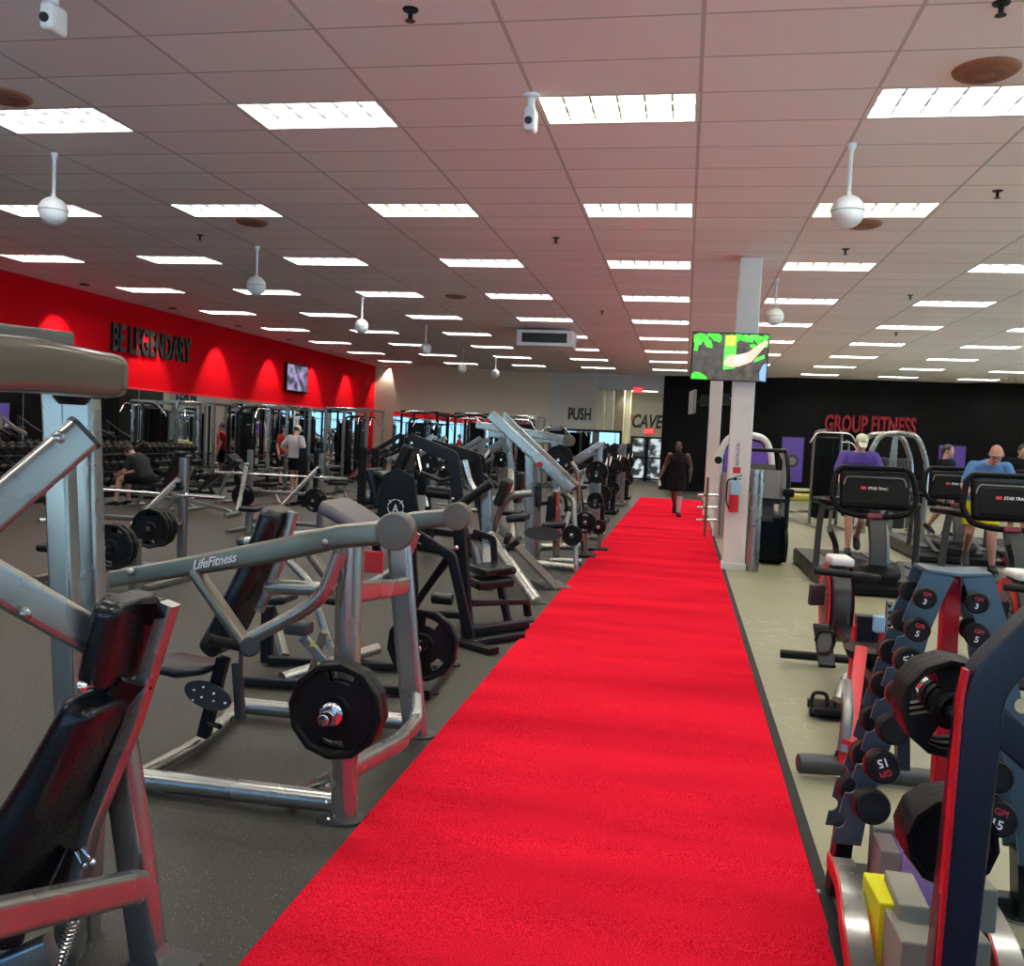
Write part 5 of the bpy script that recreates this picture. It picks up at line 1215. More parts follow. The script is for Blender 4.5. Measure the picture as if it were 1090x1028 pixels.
LD = [((986, 637), (967, 628), .038, '3', False), ((978, 671), (959, 659), .042, '5', False), ((969, 705), (947, 692), .048, '7.5', True), ((962, 741), (937, 727), .051, None, False),
      ((953, 777), (929, 764), .054, None, False), ((941, 817), (919, 802), .058, '15', True), ((930, 860), (907, 838), .062, None, False)]
ORD = ['topmost', 'second from the top', 'third from the top', 'fourth from the top', 'fifth from the top', 'sixth from the top', 'lowest']
for k, (a, c, r, num, fl) in enumerate(LD):
    tower_dumbbell(A(*a, nY), A(*c, fY), r, 'black dumbbell on the left flank of the slate blue tower, %s' % ORD[k], num, fl, k in (2, 3, 5))
RDl = [((1041, 642), (1030, 632), .038, '3', False), ((1041, 677), (1032, 668), .042, '5', False), ((1052, 735), (1040, 722), .048, None, False), ((1061, 827), (1048, 812), .057, None, False), ((1064, 872), (1048, 858), .062, '15', False)]
ORR = ['topmost', 'second from the top', 'half hidden behind plates', 'second from the bottom', 'lowest, numbered 15']
for k, (a, c, r, num, fl) in enumerate(RDl):
    tower_dumbbell(A(*a, nY), A(*c, fY), r, 'black dumbbell on the right flank of the slate blue tower, %s' % ORR[k], num, fl, k > 2)

# navy tree with plates
def weight_tree():
    y = 2.40
    t = thing('plate_tree', 'navy speckled steel weight stand with slanted post in the right foreground', 'weight stand', (.74, y, 0))
    b = MB(); b.bar(fil([V((.715, y, 0)), A(1011, 1028, y), A(1044, 725, y), A(1118, 655, y)], .06, 5), .098, .085, (0, -1, 0), .012, 3); b.build('post', NAVY, t)
    b = MB(); b.bar([A(1052, 762, y+.03), A(1135, 835, y+.03)], .085, .075, (0, -1, 0), .010, 3); b.build('brace', NAVY, t)
    b = MB(); b.bar([A(986, 1075, y-.03), A(997, 1028, y-.03), A(1022, 742, y-.03), A(1028, 712, y-.03)], .012, .035, (0, -1, 0), .003); b.build('red_trim', REDM, t)  # the turf's red reflection on the post, put in as a coloured strip
    b = MB(); b.bar([(.715, y-.35, .035), (.72, y+.14, .035)], .08, .07); b.build('foot_rail', NAVY, t)
    b = MB(); b.bar([(.72, y, .04), (1.5, y-.05, .04)], .07, .07); b.build('foot_rail', NAVY, t)
    b = MB(); b.bar([A(1118, 655, y), A(1180, 700, y), V((1.45, y, 0))], .085, .085, (0, -1, 0), .012); b.build('post', NAVY, t)
    for px, py in ((1010, 752), (1012, 893)):
        p = A(px, py, 2.56); b = MB(); b.cyl((p.x, y+.03, p.z), (p.x, 2.84, p.z), .025, 16); b.build('plate_horn', CHROME, t)
    return t
weight_tree()
for q in range(3):
    p = A(1010, 752, 2.56); plate((p.x, 2.55+q*.048, p.z), .133-.001*q, .045, 'black plate with large grips on the upper horn of the navy stand, %s' % ['front', 'middle', 'back'][q], 'plates on the navy stand', .12, .95, 3, big=.1)
for q in range(3):
    p = A(1010, 893, 2.56); plate((p.x, 2.55+q*.048, p.z), .122, .045, 'black twelve sided plate on the lower horn of the navy stand, %s' % ['front', 'middle', 'back'][q], 'plates on the navy stand', .12, .1, 2)
# blocks between curved steel skids
def curved_skid(pts, label, ym):
    P = [V(p) for p in pts]; t = thing('curved_skid', label, 'steel skid', (P[-1].x, P[-1].y, 0))
    b = MB(); b.bar(fil(P, .08, 5), .012, .075, (1, 0, .2), .002); b.build('steel_band', STEEL, t)
    b = MB(); off = V((-.012 if ym > 0 else .012, .0, 0)); b.bar(fil([p+off for p in P], .08, 5), .010, .07, (1, 0, .2), .002); b.build('side_band', REDM, t)  # red turf reflection along the steel, put in as a band
def skid(x0, x1, s, label):
    # a steel hoop standing on the floor: rises from the floor at the front, over, and down at the back
    t = thing('curved_skid', label, 'steel hoop', (x0, 2.8, 0)); yb = 3.2
    prof = [V((x0, 2.62, .0)), V((x0, 2.66, .12)), V((x0-s*.012, 2.80, .235)), V((x1, 3.0, .285)), V((x1, 3.2, .27))]
    b = MB(); b.bar(fil(prof, .12, 6), .075, .012, (0, -.3, 1), .002); b.build('steel_band', STEEL, t)
    b = MB(); b.bar(fil([p+V((-.043, 0, -.004)) for p in prof], .12, 6), .010, .05, (0, -.3, 1), .002); b.build('side_band', REDM, t)  # red turf reflected in the hoop's left side, painted as a band
    b = MB(); b.bar([(x0, 2.62, .012), (x0, 3.2, .012)], .06, .02); b.build('foot_rail', BLKM, t)
skid(.595, .60, 1, 'left curved silver hoop with red edge beside the turf')
skid(.99, .985, -1, 'right curved silver hoop beside the grey blocks')
def block(c, size, m, label, rz=0., tilt=0., cat='foam block'):
    R3 = (Matrix.Rotation(rz, 3, 'Z') @ Matrix.Rotation(tilt, 3, 'Y'))
    b = MB(); b.rbox(c, size, .007, (R3 @ V((1, 0, 0)), R3 @ V((0, 1, 0)), R3 @ V((0, 0, 1))), 3)
    o = solo(b.build('foam_block', m), label, cat, 'foam blocks at the foot of the slate blue tower'); return o
YEL = mat('yellow_foam', (.80, .76, .01), .7, scale=300, bump=.3); GRF = mat('grey_foam', (.27, .262, .20), .75, scale=200, bump=.3); PRF = mat('purple_foam', (.36, .24, .62), .75, scale=200, bump=.3); BRF = mat('brown_grey_foam', (.26, .215, .20), .75, scale=200, bump=.3)
def stand_block(px0, px1, py0, py1, y, dep, m, label, rz=0., zmin=None):
    a, c = A(px0, py0, y), A(px1, py1, y); z0 = c.z if zmin is None else zmin
    block(((a.x+c.x)/2, y+dep/2, (a.z+z0)/2), (c.x-a.x, dep, a.z-z0), m, label, rz)
stand_block(934, 956, 960, 1026, 2.80, .20, YEL, 'bright yellow foam block standing on end', .05, .002)
stand_block(958, 989, 962, 1000, 2.74, .22, GRF, 'grey foam block leaning right of the yellow one', -.02)
stand_block(957, 1012, 1001, 1040, 2.62, .30, GRF, 'large pale grey foam block at the bottom edge', .03, .002)
stand_block(1030, 1057, 944, 995, 2.75, .20, GRF, 'grey foam block right of the navy post', .1)
stand_block(1020, 1048, 1000, 1060, 2.62, .24, GRF, 'grey foam block low behind the foot of the navy post', .1, .002)
for px0, px1, py0, py1, y, dep, m, lab in [(938, 958, 905, 938, 3.27, .16, BRF, 'brownish grey foam block left of the purple one'), (960, 1000, 906, 940, 3.27, .13, PRF, 'purple foam block on the shelf of the tower'), (930, 957, 880, 940, 3.45, .07, GRF, 'pale grey foam block at the back of the tower shelf')]:
    stand_block(px0, px1, py0, py1, y, dep, m, lab, 0., .108)
# rowing machines behind the tower
def rower(x, y, label, m_tilt=0.):
    t = thing('rowing_machine', label, 'rowing machine', (x, y, 0)); P = lambda a, b_, c: V((x+a, y+b_, c))
    b = MB(); b.bar([P(0, -2.0, .34), P(0, 0, .42)], .08, .07); b.build('monorail', BLKM, t)
    b = MB(); b.lathe([(.10, -.085), (.25, -.08), (.285, -.05), (.285, .05), (.25, .08), (.10, .085)], P(0, .25, .55), (1, 0, 0), 32); fh = b.build('flywheel_housing', GRPL, t)
    for s in (-1, 1):
        b = MB(); b.lathe([(.20, 0), (.26, .004), (.285, .0)], P(s*.082, .25, .55), (s, 0, 0), 32, None, False); b.build('red_rim', REDM, fh)
        b = MB(); n = 20
        for k in range(n):
            a0 = 2*PI*k/n; a1 = a0+2*PI/n*.5
            b.quad([P(s*.088, .25+rr*math.cos(a), .55+rr*math.sin(a)) for rr, a in ((.10, a0), (.19, a0+.3), (.19, a1+.3), (.10, a1))])
        b.build('vent_slats', MIDG, fh)
    b = MB(); b.rbox(P(0, .20, .87), (.16, .30, .06), .02); b.build('top_cover', WPAINT, t)
    b = MB(); b.bar(fil([P(.0, .38, .6), P(.02, .5, .95), P(-.06, .35, 1.08)], .1), .05, .04, (1, 0, 0)); b.build('monitor_arm', BLKM, t)
    b = MB(); b.rbox(P(-.16, .1, .62), (.12, .04, .16), .012, (V((.9, .4, 0)).normalized(), V((-.4, .9, .2)).normalized(), V((0, -.2, 1)).normalized())); b.build('monitor', GRPL, t)
    b = MB(); b.cyl(P(-.22, -.12, .82), P(.22, -.12, .80), .026, 12); b.build('pull_handle', BLKR, t)
    b = MB(); b.cyl(P(-.34, .55, .07), P(.34, .55, .07), .035); b.build('front_foot', BLKM, t)
    b = MB(); b.bar([P(0, .2, .4), P(0, .55, .07)], .08, .06, (1, 0, 0)); b.build('front_leg', BLKM, t)
    b = MB(); b.bar([P(0, -1.9, .33), P(0, -1.98, .05)], .08, .06, (1, 0, 0)); b.build('rear_leg', BLKM, t)
    b = MB(); b.cyl(P(-.24, -1.98, .055), P(.20, -1.98, .055), .048, 18); b.build('rear_foot', GRPL, t)
    b = MB(); b.rings([(P(0, -1.05, .44), (1, 0, 0), (0, 1, 0), .13, .12), (P(0, -1.05, .49), (1, 0, 0), (0, 1, 0), .155, .14), (P(0, -1.05, .51), (1, 0, 0), (0, 1, 0), .12, .11)], 20, 3); b.build('seat', BLKR, t)
    for s in (-1, 1):
        b = MB(); b.bar([P(s*.14, -.42, .22), P(s*.15, -.12, .44)], .11, .03, (0, -1, 1)); fp = b.build('footplate', PLAST, t)
        b = MB(); b.tube(fil([P(s*.14-.06, -.26, .36), P(s*.14-.05, -.33, .44), P(s*.14+.05, -.33, .44), P(s*.14+.06, -.26, .36)], .04), .012, 8); b.build('foot_strap', BLKR, fp)
    return t
xr = A(891, 661, 6.9).x
row1 = rower(xr, 6.75, 'black rowing machine with red rimmed flywheel behind the slate blue tower')
rower(A(1080, 650, 6.9).x, 6.6, 'second rowing machine at the right frame edge')
# upright with red straps behind the tower: a cable row post
def red_post():
    y = 5.9; t = thing('column_machine', 'black post with red side strips and perforated silver rail behind the dumbbell tower', 'gym machine', (A(922, 690, y).x, y, 0))
    a = A(922, 655, y); xx = a.x
    b = MB(); b.bar([(xx, y, 0), (xx, y, a.z)], .12, .10, (0, -1, 0), .01); b.build('post', BLKM, t)
    b = MB(); b.bar([A(937, 673, y), A(939, 714, y), (A(939, 714, y).x-.02, y, .02)], .05, .05, (0, -1, 0)); b.build('red_strut', REDM, t)
    b = MB(); b.bar([(xx-.075, y, .02), A(911, 665, y)], .025, .09, (0, -1, 0)); b.build('red_strip', REDM, t)
    b = MB(); b.bar([(A(947, 640, y).x, y+.02, .02), A(947, 640, y+.02)], .035, .05, (0, -1, 0), .004); rl = b.build('perforated_rail', STEEL, t)
    b = MB()
    for k in range(6): p = A(947, 645+k*7, y-.012); b.lathe([(.010, 0), (.010, .002)], p, (0, -1, 0), 10)
    b.build('holes', BLKM, rl)
    b = MB(); b.rbox(A(935, 664, y-.05), (.07, .06, .10), .01); b.build('slider', mat('pale_blue_slider', (.28, .48, .60), .35), t)  # pale blue reflection beside the post, put in as a coloured box
    b = MB(); b.bar([(xx-.3, y, .03), (xx+.3, y, .03)], .07, .06); b.build('foot_rail', BLKM, t)
    return t
red_post()
# long red and black rail lying toward the camera
p0, p1 = A(903, 790, 4.75), A(917, 690, 5.6)
b = MB(); b.bar([V((p0.x-.02, 4.75, .05)), p0, p1], .035, .07, (1, 0, 0), .01); b.build('red_rail', REDM, row1)
b = MB(); b.tube(fil([A(892, 745, 4.9), A(900, 720, 5.0), A(903, 760, 4.8), A(897, 800, 4.75)], .1), .03, 10); b.build('grey_tube', STEELG, row1)
b = MB(); b.cyl(A(849, 812, 4.75), A(900, 815, 4.78), .05, 20); b.build('roller_foot', GRPL, row1)
b = MB(); b.bar([A(890, 812, 4.77), A(905, 780, 4.85)], .05, .05, (1, 0, 0)); b.build('foot_link', BLKM, row1)
# small floor gear
t = thing('foot_strap_set', 'black foot straps on the concrete beside the red rail', 'gym gear', F(885, 762))
q0 = F(885, 768)
b = MB(); b.rbox(q0+V((0, .1, .06)), (.22, .24, .04), .01); b.build('foot_plate', BLKM, t)
for dx in (-.07, .07):
    b = MB(); b.tube(fil([q0+V((dx-.05, .05, .07)), q0+V((dx-.04, .05, .16)), q0+V((dx+.04, .05, .16)), q0+V((dx+.05, .05, .07))], .03), .012, 8); b.build('strap', BLKR, t)
b = MB(); b.bar([q0+V((-.12, .2, .05)), q0+V((.2, .2, .05))], .05, .05); b.build('cross_bar', BLKM, t)
# ================================================================ people
def remesh(name, b, vox, m, parent, smooth=3):
    me = bpy.data.meshes.new('r'); bmesh.ops.recalc_face_normals(b.bm, faces=b.bm.faces[:]); b.bm.to_mesh(me); b.bm.free()
    o = bpy.data.objects.new('r', me); COL.objects.link(o)
    r = o.modifiers.new('r', 'REMESH'); r.mode = 'VOXEL'; r.voxel_size = vox
    s = o.modifiers.new('s', 'SMOOTH'); s.iterations = smooth; s.factor = .5
    dg = bpy.context.evaluated_depsgraph_get(); out = bpy.data.meshes.new_from_object(o.evaluated_get(dg)); bpy.data.objects.remove(o)
    out.name = name
    for p in out.polygons: p.use_smooth = True
    return link(name, out, m, parent)
def limb(b, pts, rad, n=12):
    pts = [V(p) for p in pts]
    for i in range(len(pts)-1):
        d = (pts[i+1]-pts[i]).normalized(); x, y, _ = frame(d)
        b.rings([(pts[i], x, y, rad[i], rad[i]), (pts[i+1], x, y, rad[i+1], rad[i+1])], n)
    for p, r in zip(pts, rad): b.ell(p, r, n, 8)
DEF = dict(pelvis=(0, 0, .95), chest=(0, 0, 1.28), neck=(0, .015, 1.49), head=(0, -.02, 1.635),
           hip_l=(.09, 0, .92), hip_r=(-.09, 0, .92), knee_l=(.10, -.02, .50), knee_r=(-.10, -.02, .50), ank_l=(.105, .02, .085), ank_r=(-.105, .02, .085),
           sh_l=(.185, .01, 1.425), sh_r=(-.185, .01, 1.425), el_l=(.25, .03, 1.14), el_r=(-.25, .03, 1.14), wr_l=(.265, -.06, .90), wr_r=(-.265, -.06, .90), toe_l=(.12, -.15, 0), toe_r=(-.12, -.15, 0))
def person(label, loc, rz, scale, skin, pose=None, shirt=None, sleeve=.55, shorts=None, short_len=.75, shoes=None, hair=None, cap=None, nod=0., turn=0., sock=None, beard=None, bulk=1., legm=None, glasses=False, tail=False, headphones=False):
    J = {k: V(v) for k, v in DEF.items()}
    for k, v in (pose or {}).items(): J[k] = V(v)
    t = thing('person', label, 'person', loc); M0 = Matrix.Translation(V(loc)) @ Matrix.Rotation(rz, 4, 'Z') @ Matrix.Scale(scale, 4)
    def put(b):
        for v in b.bm.verts: v.co = M0 @ v.co
        return b
    side = (J['sh_l']-J['sh_r']).normalized(); hs = (J['hip_l']-J['hip_r']).normalized()
    def torso(b, off=0., lo=0., hi=1., neck=True):
        Pv, Cv, Nv = J['pelvis'], J['chest'], J['neck']
        d0, d1 = (Cv-Pv).normalized(), (Nv-Cv).normalized(); k = bulk
        spec = [(Pv-d0*.10, .145, .105, hs), (Pv, .165*k, .115*k, hs), (Pv.lerp(Cv, .40), .148*k, .108*k, hs.lerp(side, .4)), (Cv, .170*k, .120*k, side), (Cv.lerp(Nv, .45), .178, .112, side), (Cv.lerp(Nv, .72), .150, .085, side), (Cv.lerp(Nv, .98), .075, .060, side)]
        rs = []
        for i, (c, rx, ry, sd) in enumerate(spec):
            d = d0 if i < 3 else d1
            sd = (sd-d*sd.dot(d)).normalized(); rs.append((c, sd, d.cross(sd), rx+off, ry+off))
        n0 = int(lo*len(rs)); b.rings(rs[n0:int(hi*len(rs))] if hi < 1 else rs[n0:], 20, 2.3)
    # head frame
    H = Matrix.Rotation(turn, 3, 'Z') @ Matrix.Rotation(nod, 3, 'X'); hc = J['head']; hp = lambda x, y, z: hc + H @ V((x, y, z))
    b = MB(); torso(b)
    limb(b, [J['neck']-V((0, 0, .02)), hp(0, .015, -.06)], [.060, .056])
    b.ell(hp(0, .01, .015), (.074, .092, .100), 16, 12, H); b.ell(hp(0, -.028, -.055), (.054, .056, .060), 14, 10, H); b.ell(hp(0, -.075, -.098), (.024, .016, .016), 8, 6, H)
    b.ell(hp(0, -.096, -.018), (.012, .018, .022), 8, 6, H); b.ell(hp(0, -.072, .022), (.058, .02, .014), 10, 6, H)
    for s in (-1, 1): b.ell(hp(s*.076, .012, -.012), (.012, .020, .030), 8, 6, H); b.ell(hp(s*.04, -.068, -.03), (.022, .018, .02), 8, 6, H)
    for s in 'lr':
        sh, el, wr = J['sh_'+s], J['el_'+s], J['wr_'+s]
        limb(b, [sh, sh.lerp(el, .45), el, el.lerp(wr, .3), wr], [.060*bulk, .050*bulk, .040, .043*bulk, .028])
        d = (wr-el).normalized(); x, y, _ = frame(d, side if s == 'l' else -side); fw = V((0, -1, 0)); x = (fw-d*fw.dot(d))
        x = x.normalized() if x.length > .1 else frame(d)[0]; y = d.cross(x)
        pc = wr+d*.05; R3 = Matrix((x, y, d)).transposed()
        b.ell(pc, (.040, .017, .055), 12, 8, R3)
        sg = 1 if (y.dot(side) > 0) == (s == 'r') else -1
        for q, L in enumerate((.066, .076, .072, .056)):
            o = pc+x*(.030-.021*q)+d*.040; k1 = o+d*L*.5+y*sg*.006; k2 = o+d*L*.9+y*sg*.026
            limb(b, [o, k1, k2], [.0088, .0082, .0072], 8)
        limb(b, [pc+x*.030-d*.018, pc+x*.055+d*.012+y*sg*.008, pc+x*.060+d*.042+y*sg*.012], [.011, .010, .008], 8)
        hp_, kn, an = J['hip_'+s], J['knee_'+s], J['ank_'+s]
        limb(b, [hp_, hp_.lerp(kn, .4), kn, kn.lerp(an, .30), kn.lerp(an, .65), an], [.090*bulk, .080*bulk, .054, .057, .044, .036])
        tv = J['toe_'+s]-V((an.x, an.y, 0)); td = V((tv.x, tv.y, J['toe_'+s].z-(an.z-.085))).normalized()
        limb(b, [an+V((0, 0, -.035)), an+td*.10+V((0, 0, -.045))], [.036, .030])
    body = remesh('body', put(b), .0075*scale, skin, t, 2)
    # eyes and mouth
    for s in (-1, 1):
        b = MB(); b.ell(hp(s*.031, -.082, .004), (.012, .008, .007), 8, 6, H); put(b).build('eye', WHT, body)
        b = MB(); b.ell(hp(s*.031, -.0885, .003), (.006, .004, .006), 8, 6, H); put(b).build('iris', BLKR, body) if 0 else put(b).build('pupil', BLKR, body)
    b = MB(); b.ell(hp(0, -.083, -.062), (.022, .008, .007), 10, 6, H); put(b).build('mouth', mat('lip_%d' % len(MATS), tuple(c*.6 for c in skin.node_tree.nodes['Principled BSDF'].inputs['Base Color'].default_value[:3]), .5), body)
    if shirt:
        b = MB(); torso(b, .016, 0, 1)
        # hem below the waist
        Pv = J['pelvis']; d0 = (J['chest']-Pv).normalized()
        if sleeve > 0:
            for s in 'lr':
                sh, el = J['sh_'+s], J['el_'+s]; limb(b, [J['chest'].lerp(J['neck'], .62), sh, sh.lerp(el, sleeve)], [.07, .066*bulk, .064*bulk])
        remesh('shirt', put(b), .010*scale, shirt, t, 2)
    if shorts:
        b = MB(); Pv, Cv = J['pelvis'], J['chest']; d0 = (Cv-Pv).normalized(); y0 = d0.cross(hs)
        b.rings([(Pv+d0*.06, hs, y0, .168*bulk, .122*bulk), (Pv-d0*.02, hs, y0, .182*bulk, .132*bulk), (Pv-d0*.12, hs, y0, .175, .125)], 20, 2.3)
        for s in 'lr':
            h, k = J['hip_'+s], J['knee_'+s]; e = h.lerp(k, short_len); d = (k-h).normalized(); x, y, _ = frame(d)
            b.rings([(h-d*.02, x, y, .10*bulk, .10*bulk), (h.lerp(k, .35), x, y, .108*bulk, .108*bulk), (e, x, y, .102, .102)], 16)
        remesh('shorts', put(b), .010*scale, shorts, t, 2)
    for s in 'lr':
        an = J['ank_'+s]; toe = J['toe_'+s]; tv = V((toe.x-an.x, toe.y-an.y, 0)).normalized(); up = V((0, 0, 1))
        pit = toe.z
        if pit: tv = (tv+V((0, 0, pit))).normalized(); up = tv.cross(up).cross(tv).normalized()
        sd = up.cross(tv); base = an-up*.085
        if shoes:
            b = MB(); b.rings([(base-tv*.075+up*.045, sd, up, .026, .030), (base-tv*.06+up*.052, sd, up, .036, .048), (base+up*.058, sd, up, .042, .056), (base+tv*.08+up*.045, sd, up, .047, .042), (base+tv*.15+up*.034, sd, up, .046, .031), (base+tv*.195+up*.026, sd, up, .028, .020)], 16, 2.6)
            b.ell(an+up*.0, (.046, .046, .035), 12, 8); so = put(b).build('shoe', shoes[0], t)
            b = MB(); pl = [(-.078, -.03), (.02, -.043), (.10, -.050), (.17, -.042), (.20, 0), (.17, .042), (.10, .050), (.02, .043), (-.078, .03)]
            b.prism(pl, base+up*.010, tv, sd, .022); put(b).build('sole', shoes[1], so)
        if sock and (sock[2] is None or sock[2] == s):
            kn = J['knee_'+s]; e = an.lerp(kn, sock[1]); b = MB(); d = (kn-an).normalized(); x, y, _ = frame(d)
            rs = [(an.lerp(kn, q*sock[1]), x, y, r+.006, r+.006) for q, r in ((0, .037), (.4, .044), (.75, .056), (1, .056 if sock[1] > .6 else .045))]
            b.rings(rs, 16); put(b).build('sock', sock[0], t)
    if hair:
        b = MB(); b.ell(hp(0, .022, .030), (.081, .094, .098), 18, 12, H)
        if tail: b.ell(hp(0, .11, -.01), (.035, .05, .06), 10, 8, H); limb(b, [hp(0, .12, -.03), hp(0, .12, -.14)], [.03, .014])
        remesh('hair', put(b), .010*scale, hair, t, 2)
    if beard:
        b = MB(); b.ell(hp(0, -.050, -.085), (.050, .046, .042), 12, 8, H); put(b).build('beard', beard, t)
    if cap:
        b = MB(); b.ell(hp(0, .012, .048), (.086, .102, .078), 18, 12, H)
        b.rings([(hp(0, -.08, .045), H @ V((1, 0, 0)), H @ V((0, -.25, 1)), .070, .010), (hp(0, -.165, .025), H @ V((1, 0, 0)), H @ V((0, -.25, 1)), .045, .006)], 14)
        remesh('cap', put(b), .008*scale, cap, t, 2)
    if glasses:
        b = MB()
        for s in (-1, 1): b.tube([hp(s*.032+.022*math.cos(a), -.098, .004+.017*math.sin(a)) for a in [2*PI*q/12 for q in range(13)]], .003, 6); b.tube([hp(s*.054, -.097, .008), hp(s*.079, .0, .008)], .003, 6)
        b.tube([hp(-.011, -.102, .006), hp(.011, -.102, .006)], .003, 6); put(b).build('glasses', BLKM, t)
    if headphones:
        b = MB()
        for s in (-1, 1): b.ell(hp(s*.086, .01, -.01), (.02, .034, .04), 10, 8, H)
        b.tube([hp(.088*math.cos(a), .01, .02+.098*math.sin(a)) for a in [PI*q/12 for q in range(13)]], .009, 8); put(b).build('headphones', BLKR, t)
    return t
def cloth(name, c, v=.1): return mat(name, c, .85, 0, bump=.25, scale=60, var=v, spec=.15)
BLKC = cloth('black_cloth', (.008, .008, .009)); WHTC = cloth('white_cloth', (.48, .47, .46)); PURC = cloth('purple_cloth', (.12, .075, .34)); BLUC = cloth('blue_cloth', (.10, .24, .50)); YELC = cloth('yellow_cloth', (.66, .60, .015)); GRYC = cloth('charcoal_cloth', (.035, .035, .035))
CAPW = cloth('white_cap_cloth', (.62, .62, .58)); CAPC = cloth('cream_cap_cloth', (.60, .62, .46)); REDC = cloth('red_cloth', (.42, .03, .03))
HRD = mat('dark_hair', (.012, .009, .007), .5, bump=.3, scale=200); HRB = mat('brown_hair', (.035, .018, .010), .5, bump=.3, scale=200); BRDW = mat('white_beard', (.55, .53, .50), .8, bump=.3, scale=200); BRDK = mat('dark_beard', (.010, .007, .006), .7)
PINKSK = mat('flushed_skin', (.60, .28, .20), .5, 0, scale=60, var=.1)
SH_W, SH_K = (WHT, mat('lime_sole', (.55, .58, .30), .6)), (BLKR, MIDG)
# the man walking up the turf
w0 = F(719, 549, .022)
person('person in black sleeveless top and black shorts walking toward the camera on the red turf', w0, .05, .985, SKIND, dict(
    pelvis=(0, 0, .93), hip_l=(.09, 0, .90), hip_r=(-.09, 0, .90), knee_l=(.075, -.12, .50), ank_l=(.05, -.10, .085), toe_l=(.08, -.27, .0), knee_r=(-.07, .02, .49), ank_r=(-.03, .26, .235), toe_r=(-.03, .10, -.8),
    chest=(0, -.02, 1.27), head=(-.01, -.05, 1.62), sh_l=(.205, .0, 1.42), sh_r=(-.205, .0, 1.42), el_l=(.30, .07, 1.16), wr_l=(.29, -.02, .93), el_r=(-.30, .08, 1.16), wr_r=(-.38, -.02, .95)),
    BLKC, 0, BLKC, .78, (BLKR, BLKR), HRD, nod=.12, beard=BRDK, bulk=1.12, sock=(WHTC, .95, 'l'))
hb = w0+V((-.395, -.06, .80))
o = MB(); o.lathe([(.012, 0), (.030, .01), (.030, .13), (.014, .16), (.014, .185)], hb-V((0, 0, .12)), (-.15, 0, 1), 14)
solo(o.build('water_bottle', WHT), 'white bottle in the hand of the person walking on the turf', 'bottle')
# the man in white
w1 = F(313, 529)
person('person in white shirt and white cap standing with back turned by the mirror', w1, PI-.35, .99, SKIN, dict(
    head=(.02, -.06, 1.62), el_l=(.36, .10, 1.20), wr_l=(.20, -.02, 1.02), el_r=(-.36, .10, 1.20), wr_r=(-.20, -.02, 1.02), knee_l=(.09, -.02, .5), ank_l=(.07, .03, .085), ank_r=(-.08, .01, .085), toe_l=(.08, -.15, 0), toe_r=(-.09, -.16, 0)),
    WHTC, .75, BLKC, .62, SH_W, HRB, CAPW, nod=.35, bulk=1.1, sock=None)
# the seated man
w2 = F(150, 540); w2 = V((w2.x+.05, w2.y, 0))
person('seated person in charcoal shirt with headphones bowing over on a bench by the dumbbells', w2, -PI/2, 1.0, SKIN, dict(
    pelvis=(0, .05, .58), hip_l=(.09, 0, .57), hip_r=(-.09, 0, .57), knee_l=(.14, -.42, .53), knee_r=(-.14, -.42, .53), ank_l=(.14, -.50, .085), ank_r=(-.14, -.42, .085), toe_l=(.15, -.67, 0), toe_r=(-.15, -.60, 0),
    chest=(0, -.07, .84), neck=(0, -.22, 1.0), head=(0, -.33, 1.07), sh_l=(.19, -.17, .94), sh_r=(-.19, -.17, .94), el_l=(.22, -.28, .68), wr_l=(.12, -.46, .62), el_r=(-.22, -.28, .68), wr_r=(-.12, -.46, .62)),
    GRYC, .6, BLKC, .7, SH_K, HRB, nod=.75, headphones=True, bulk=1.05)
# the man in purple on the first treadmill
DK = .226
p4 = A(909, 560, 13.5); p4 = V((p4.x, 13.5, DK))
person('person in purple shirt and cream cap looking down while walking on the left treadmill', p4, .0, 1.0, PINKSK, dict(
    pelvis=(0, .05, .94), hip_l=(.09, .05, .91), hip_r=(-.09, .05, .91), chest=(0, -.03, 1.26), neck=(0, -.10, 1.46), head=(0, -.17, 1.58), sh_l=(.20, -.05, 1.40), sh_r=(-.20, -.05, 1.40),
    knee_r=(-.10, -.12, .50), ank_r=(-.09, -.14, .085), toe_r=(-.10, -.31, 0), knee_l=(.11, .03, .50), ank_l=(.10, .32, .225), toe_l=(.1, .16, -.7), el_l=(.30, -.12, 1.16), wr_l=(.26, -.38, 1.06), el_r=(-.30, -.12, 1.14), wr_r=(-.26, -.36, 1.00)),
    PURC, .75, BLKC, .85, SH_K, None, CAPC, nod=.55, beard=BRDW, bulk=1.06)
# the man in blue on the right treadmill
p6 = A(1043, 560, 12.4); p6 = V((p6.x, 12.4, DK))
person('bald person in blue shirt and yellow shorts leaning on the right treadmill', p6, -.15, 1.0, PINKSK, dict(
    pelvis=(0, .12, .93), hip_l=(.09, .12, .90), hip_r=(-.09, .12, .90), chest=(.03, -.02, 1.22), neck=(.06, -.16, 1.40), head=(.09, -.25, 1.50), sh_l=(.24, -.08, 1.34), sh_r=(-.14, -.10, 1.34),
    knee_l=(.13, -.06, .50), ank_l=(.16, -.05, .085), toe_l=(.18, -.22, 0), knee_r=(-.10, .08, .49), ank_r=(-.10, .36, .205), toe_r=(-.1, .2, -.6), el_l=(.34, -.16, 1.10), wr_l=(.26, -.40, 1.00), el_r=(-.24, -.20, 1.08), wr_r=(-.16, -.42, .98)),
    BLUC, .7, YELC, .78, SH_K, None, nod=.55, turn=-.25, bulk=1.08, glasses=True)
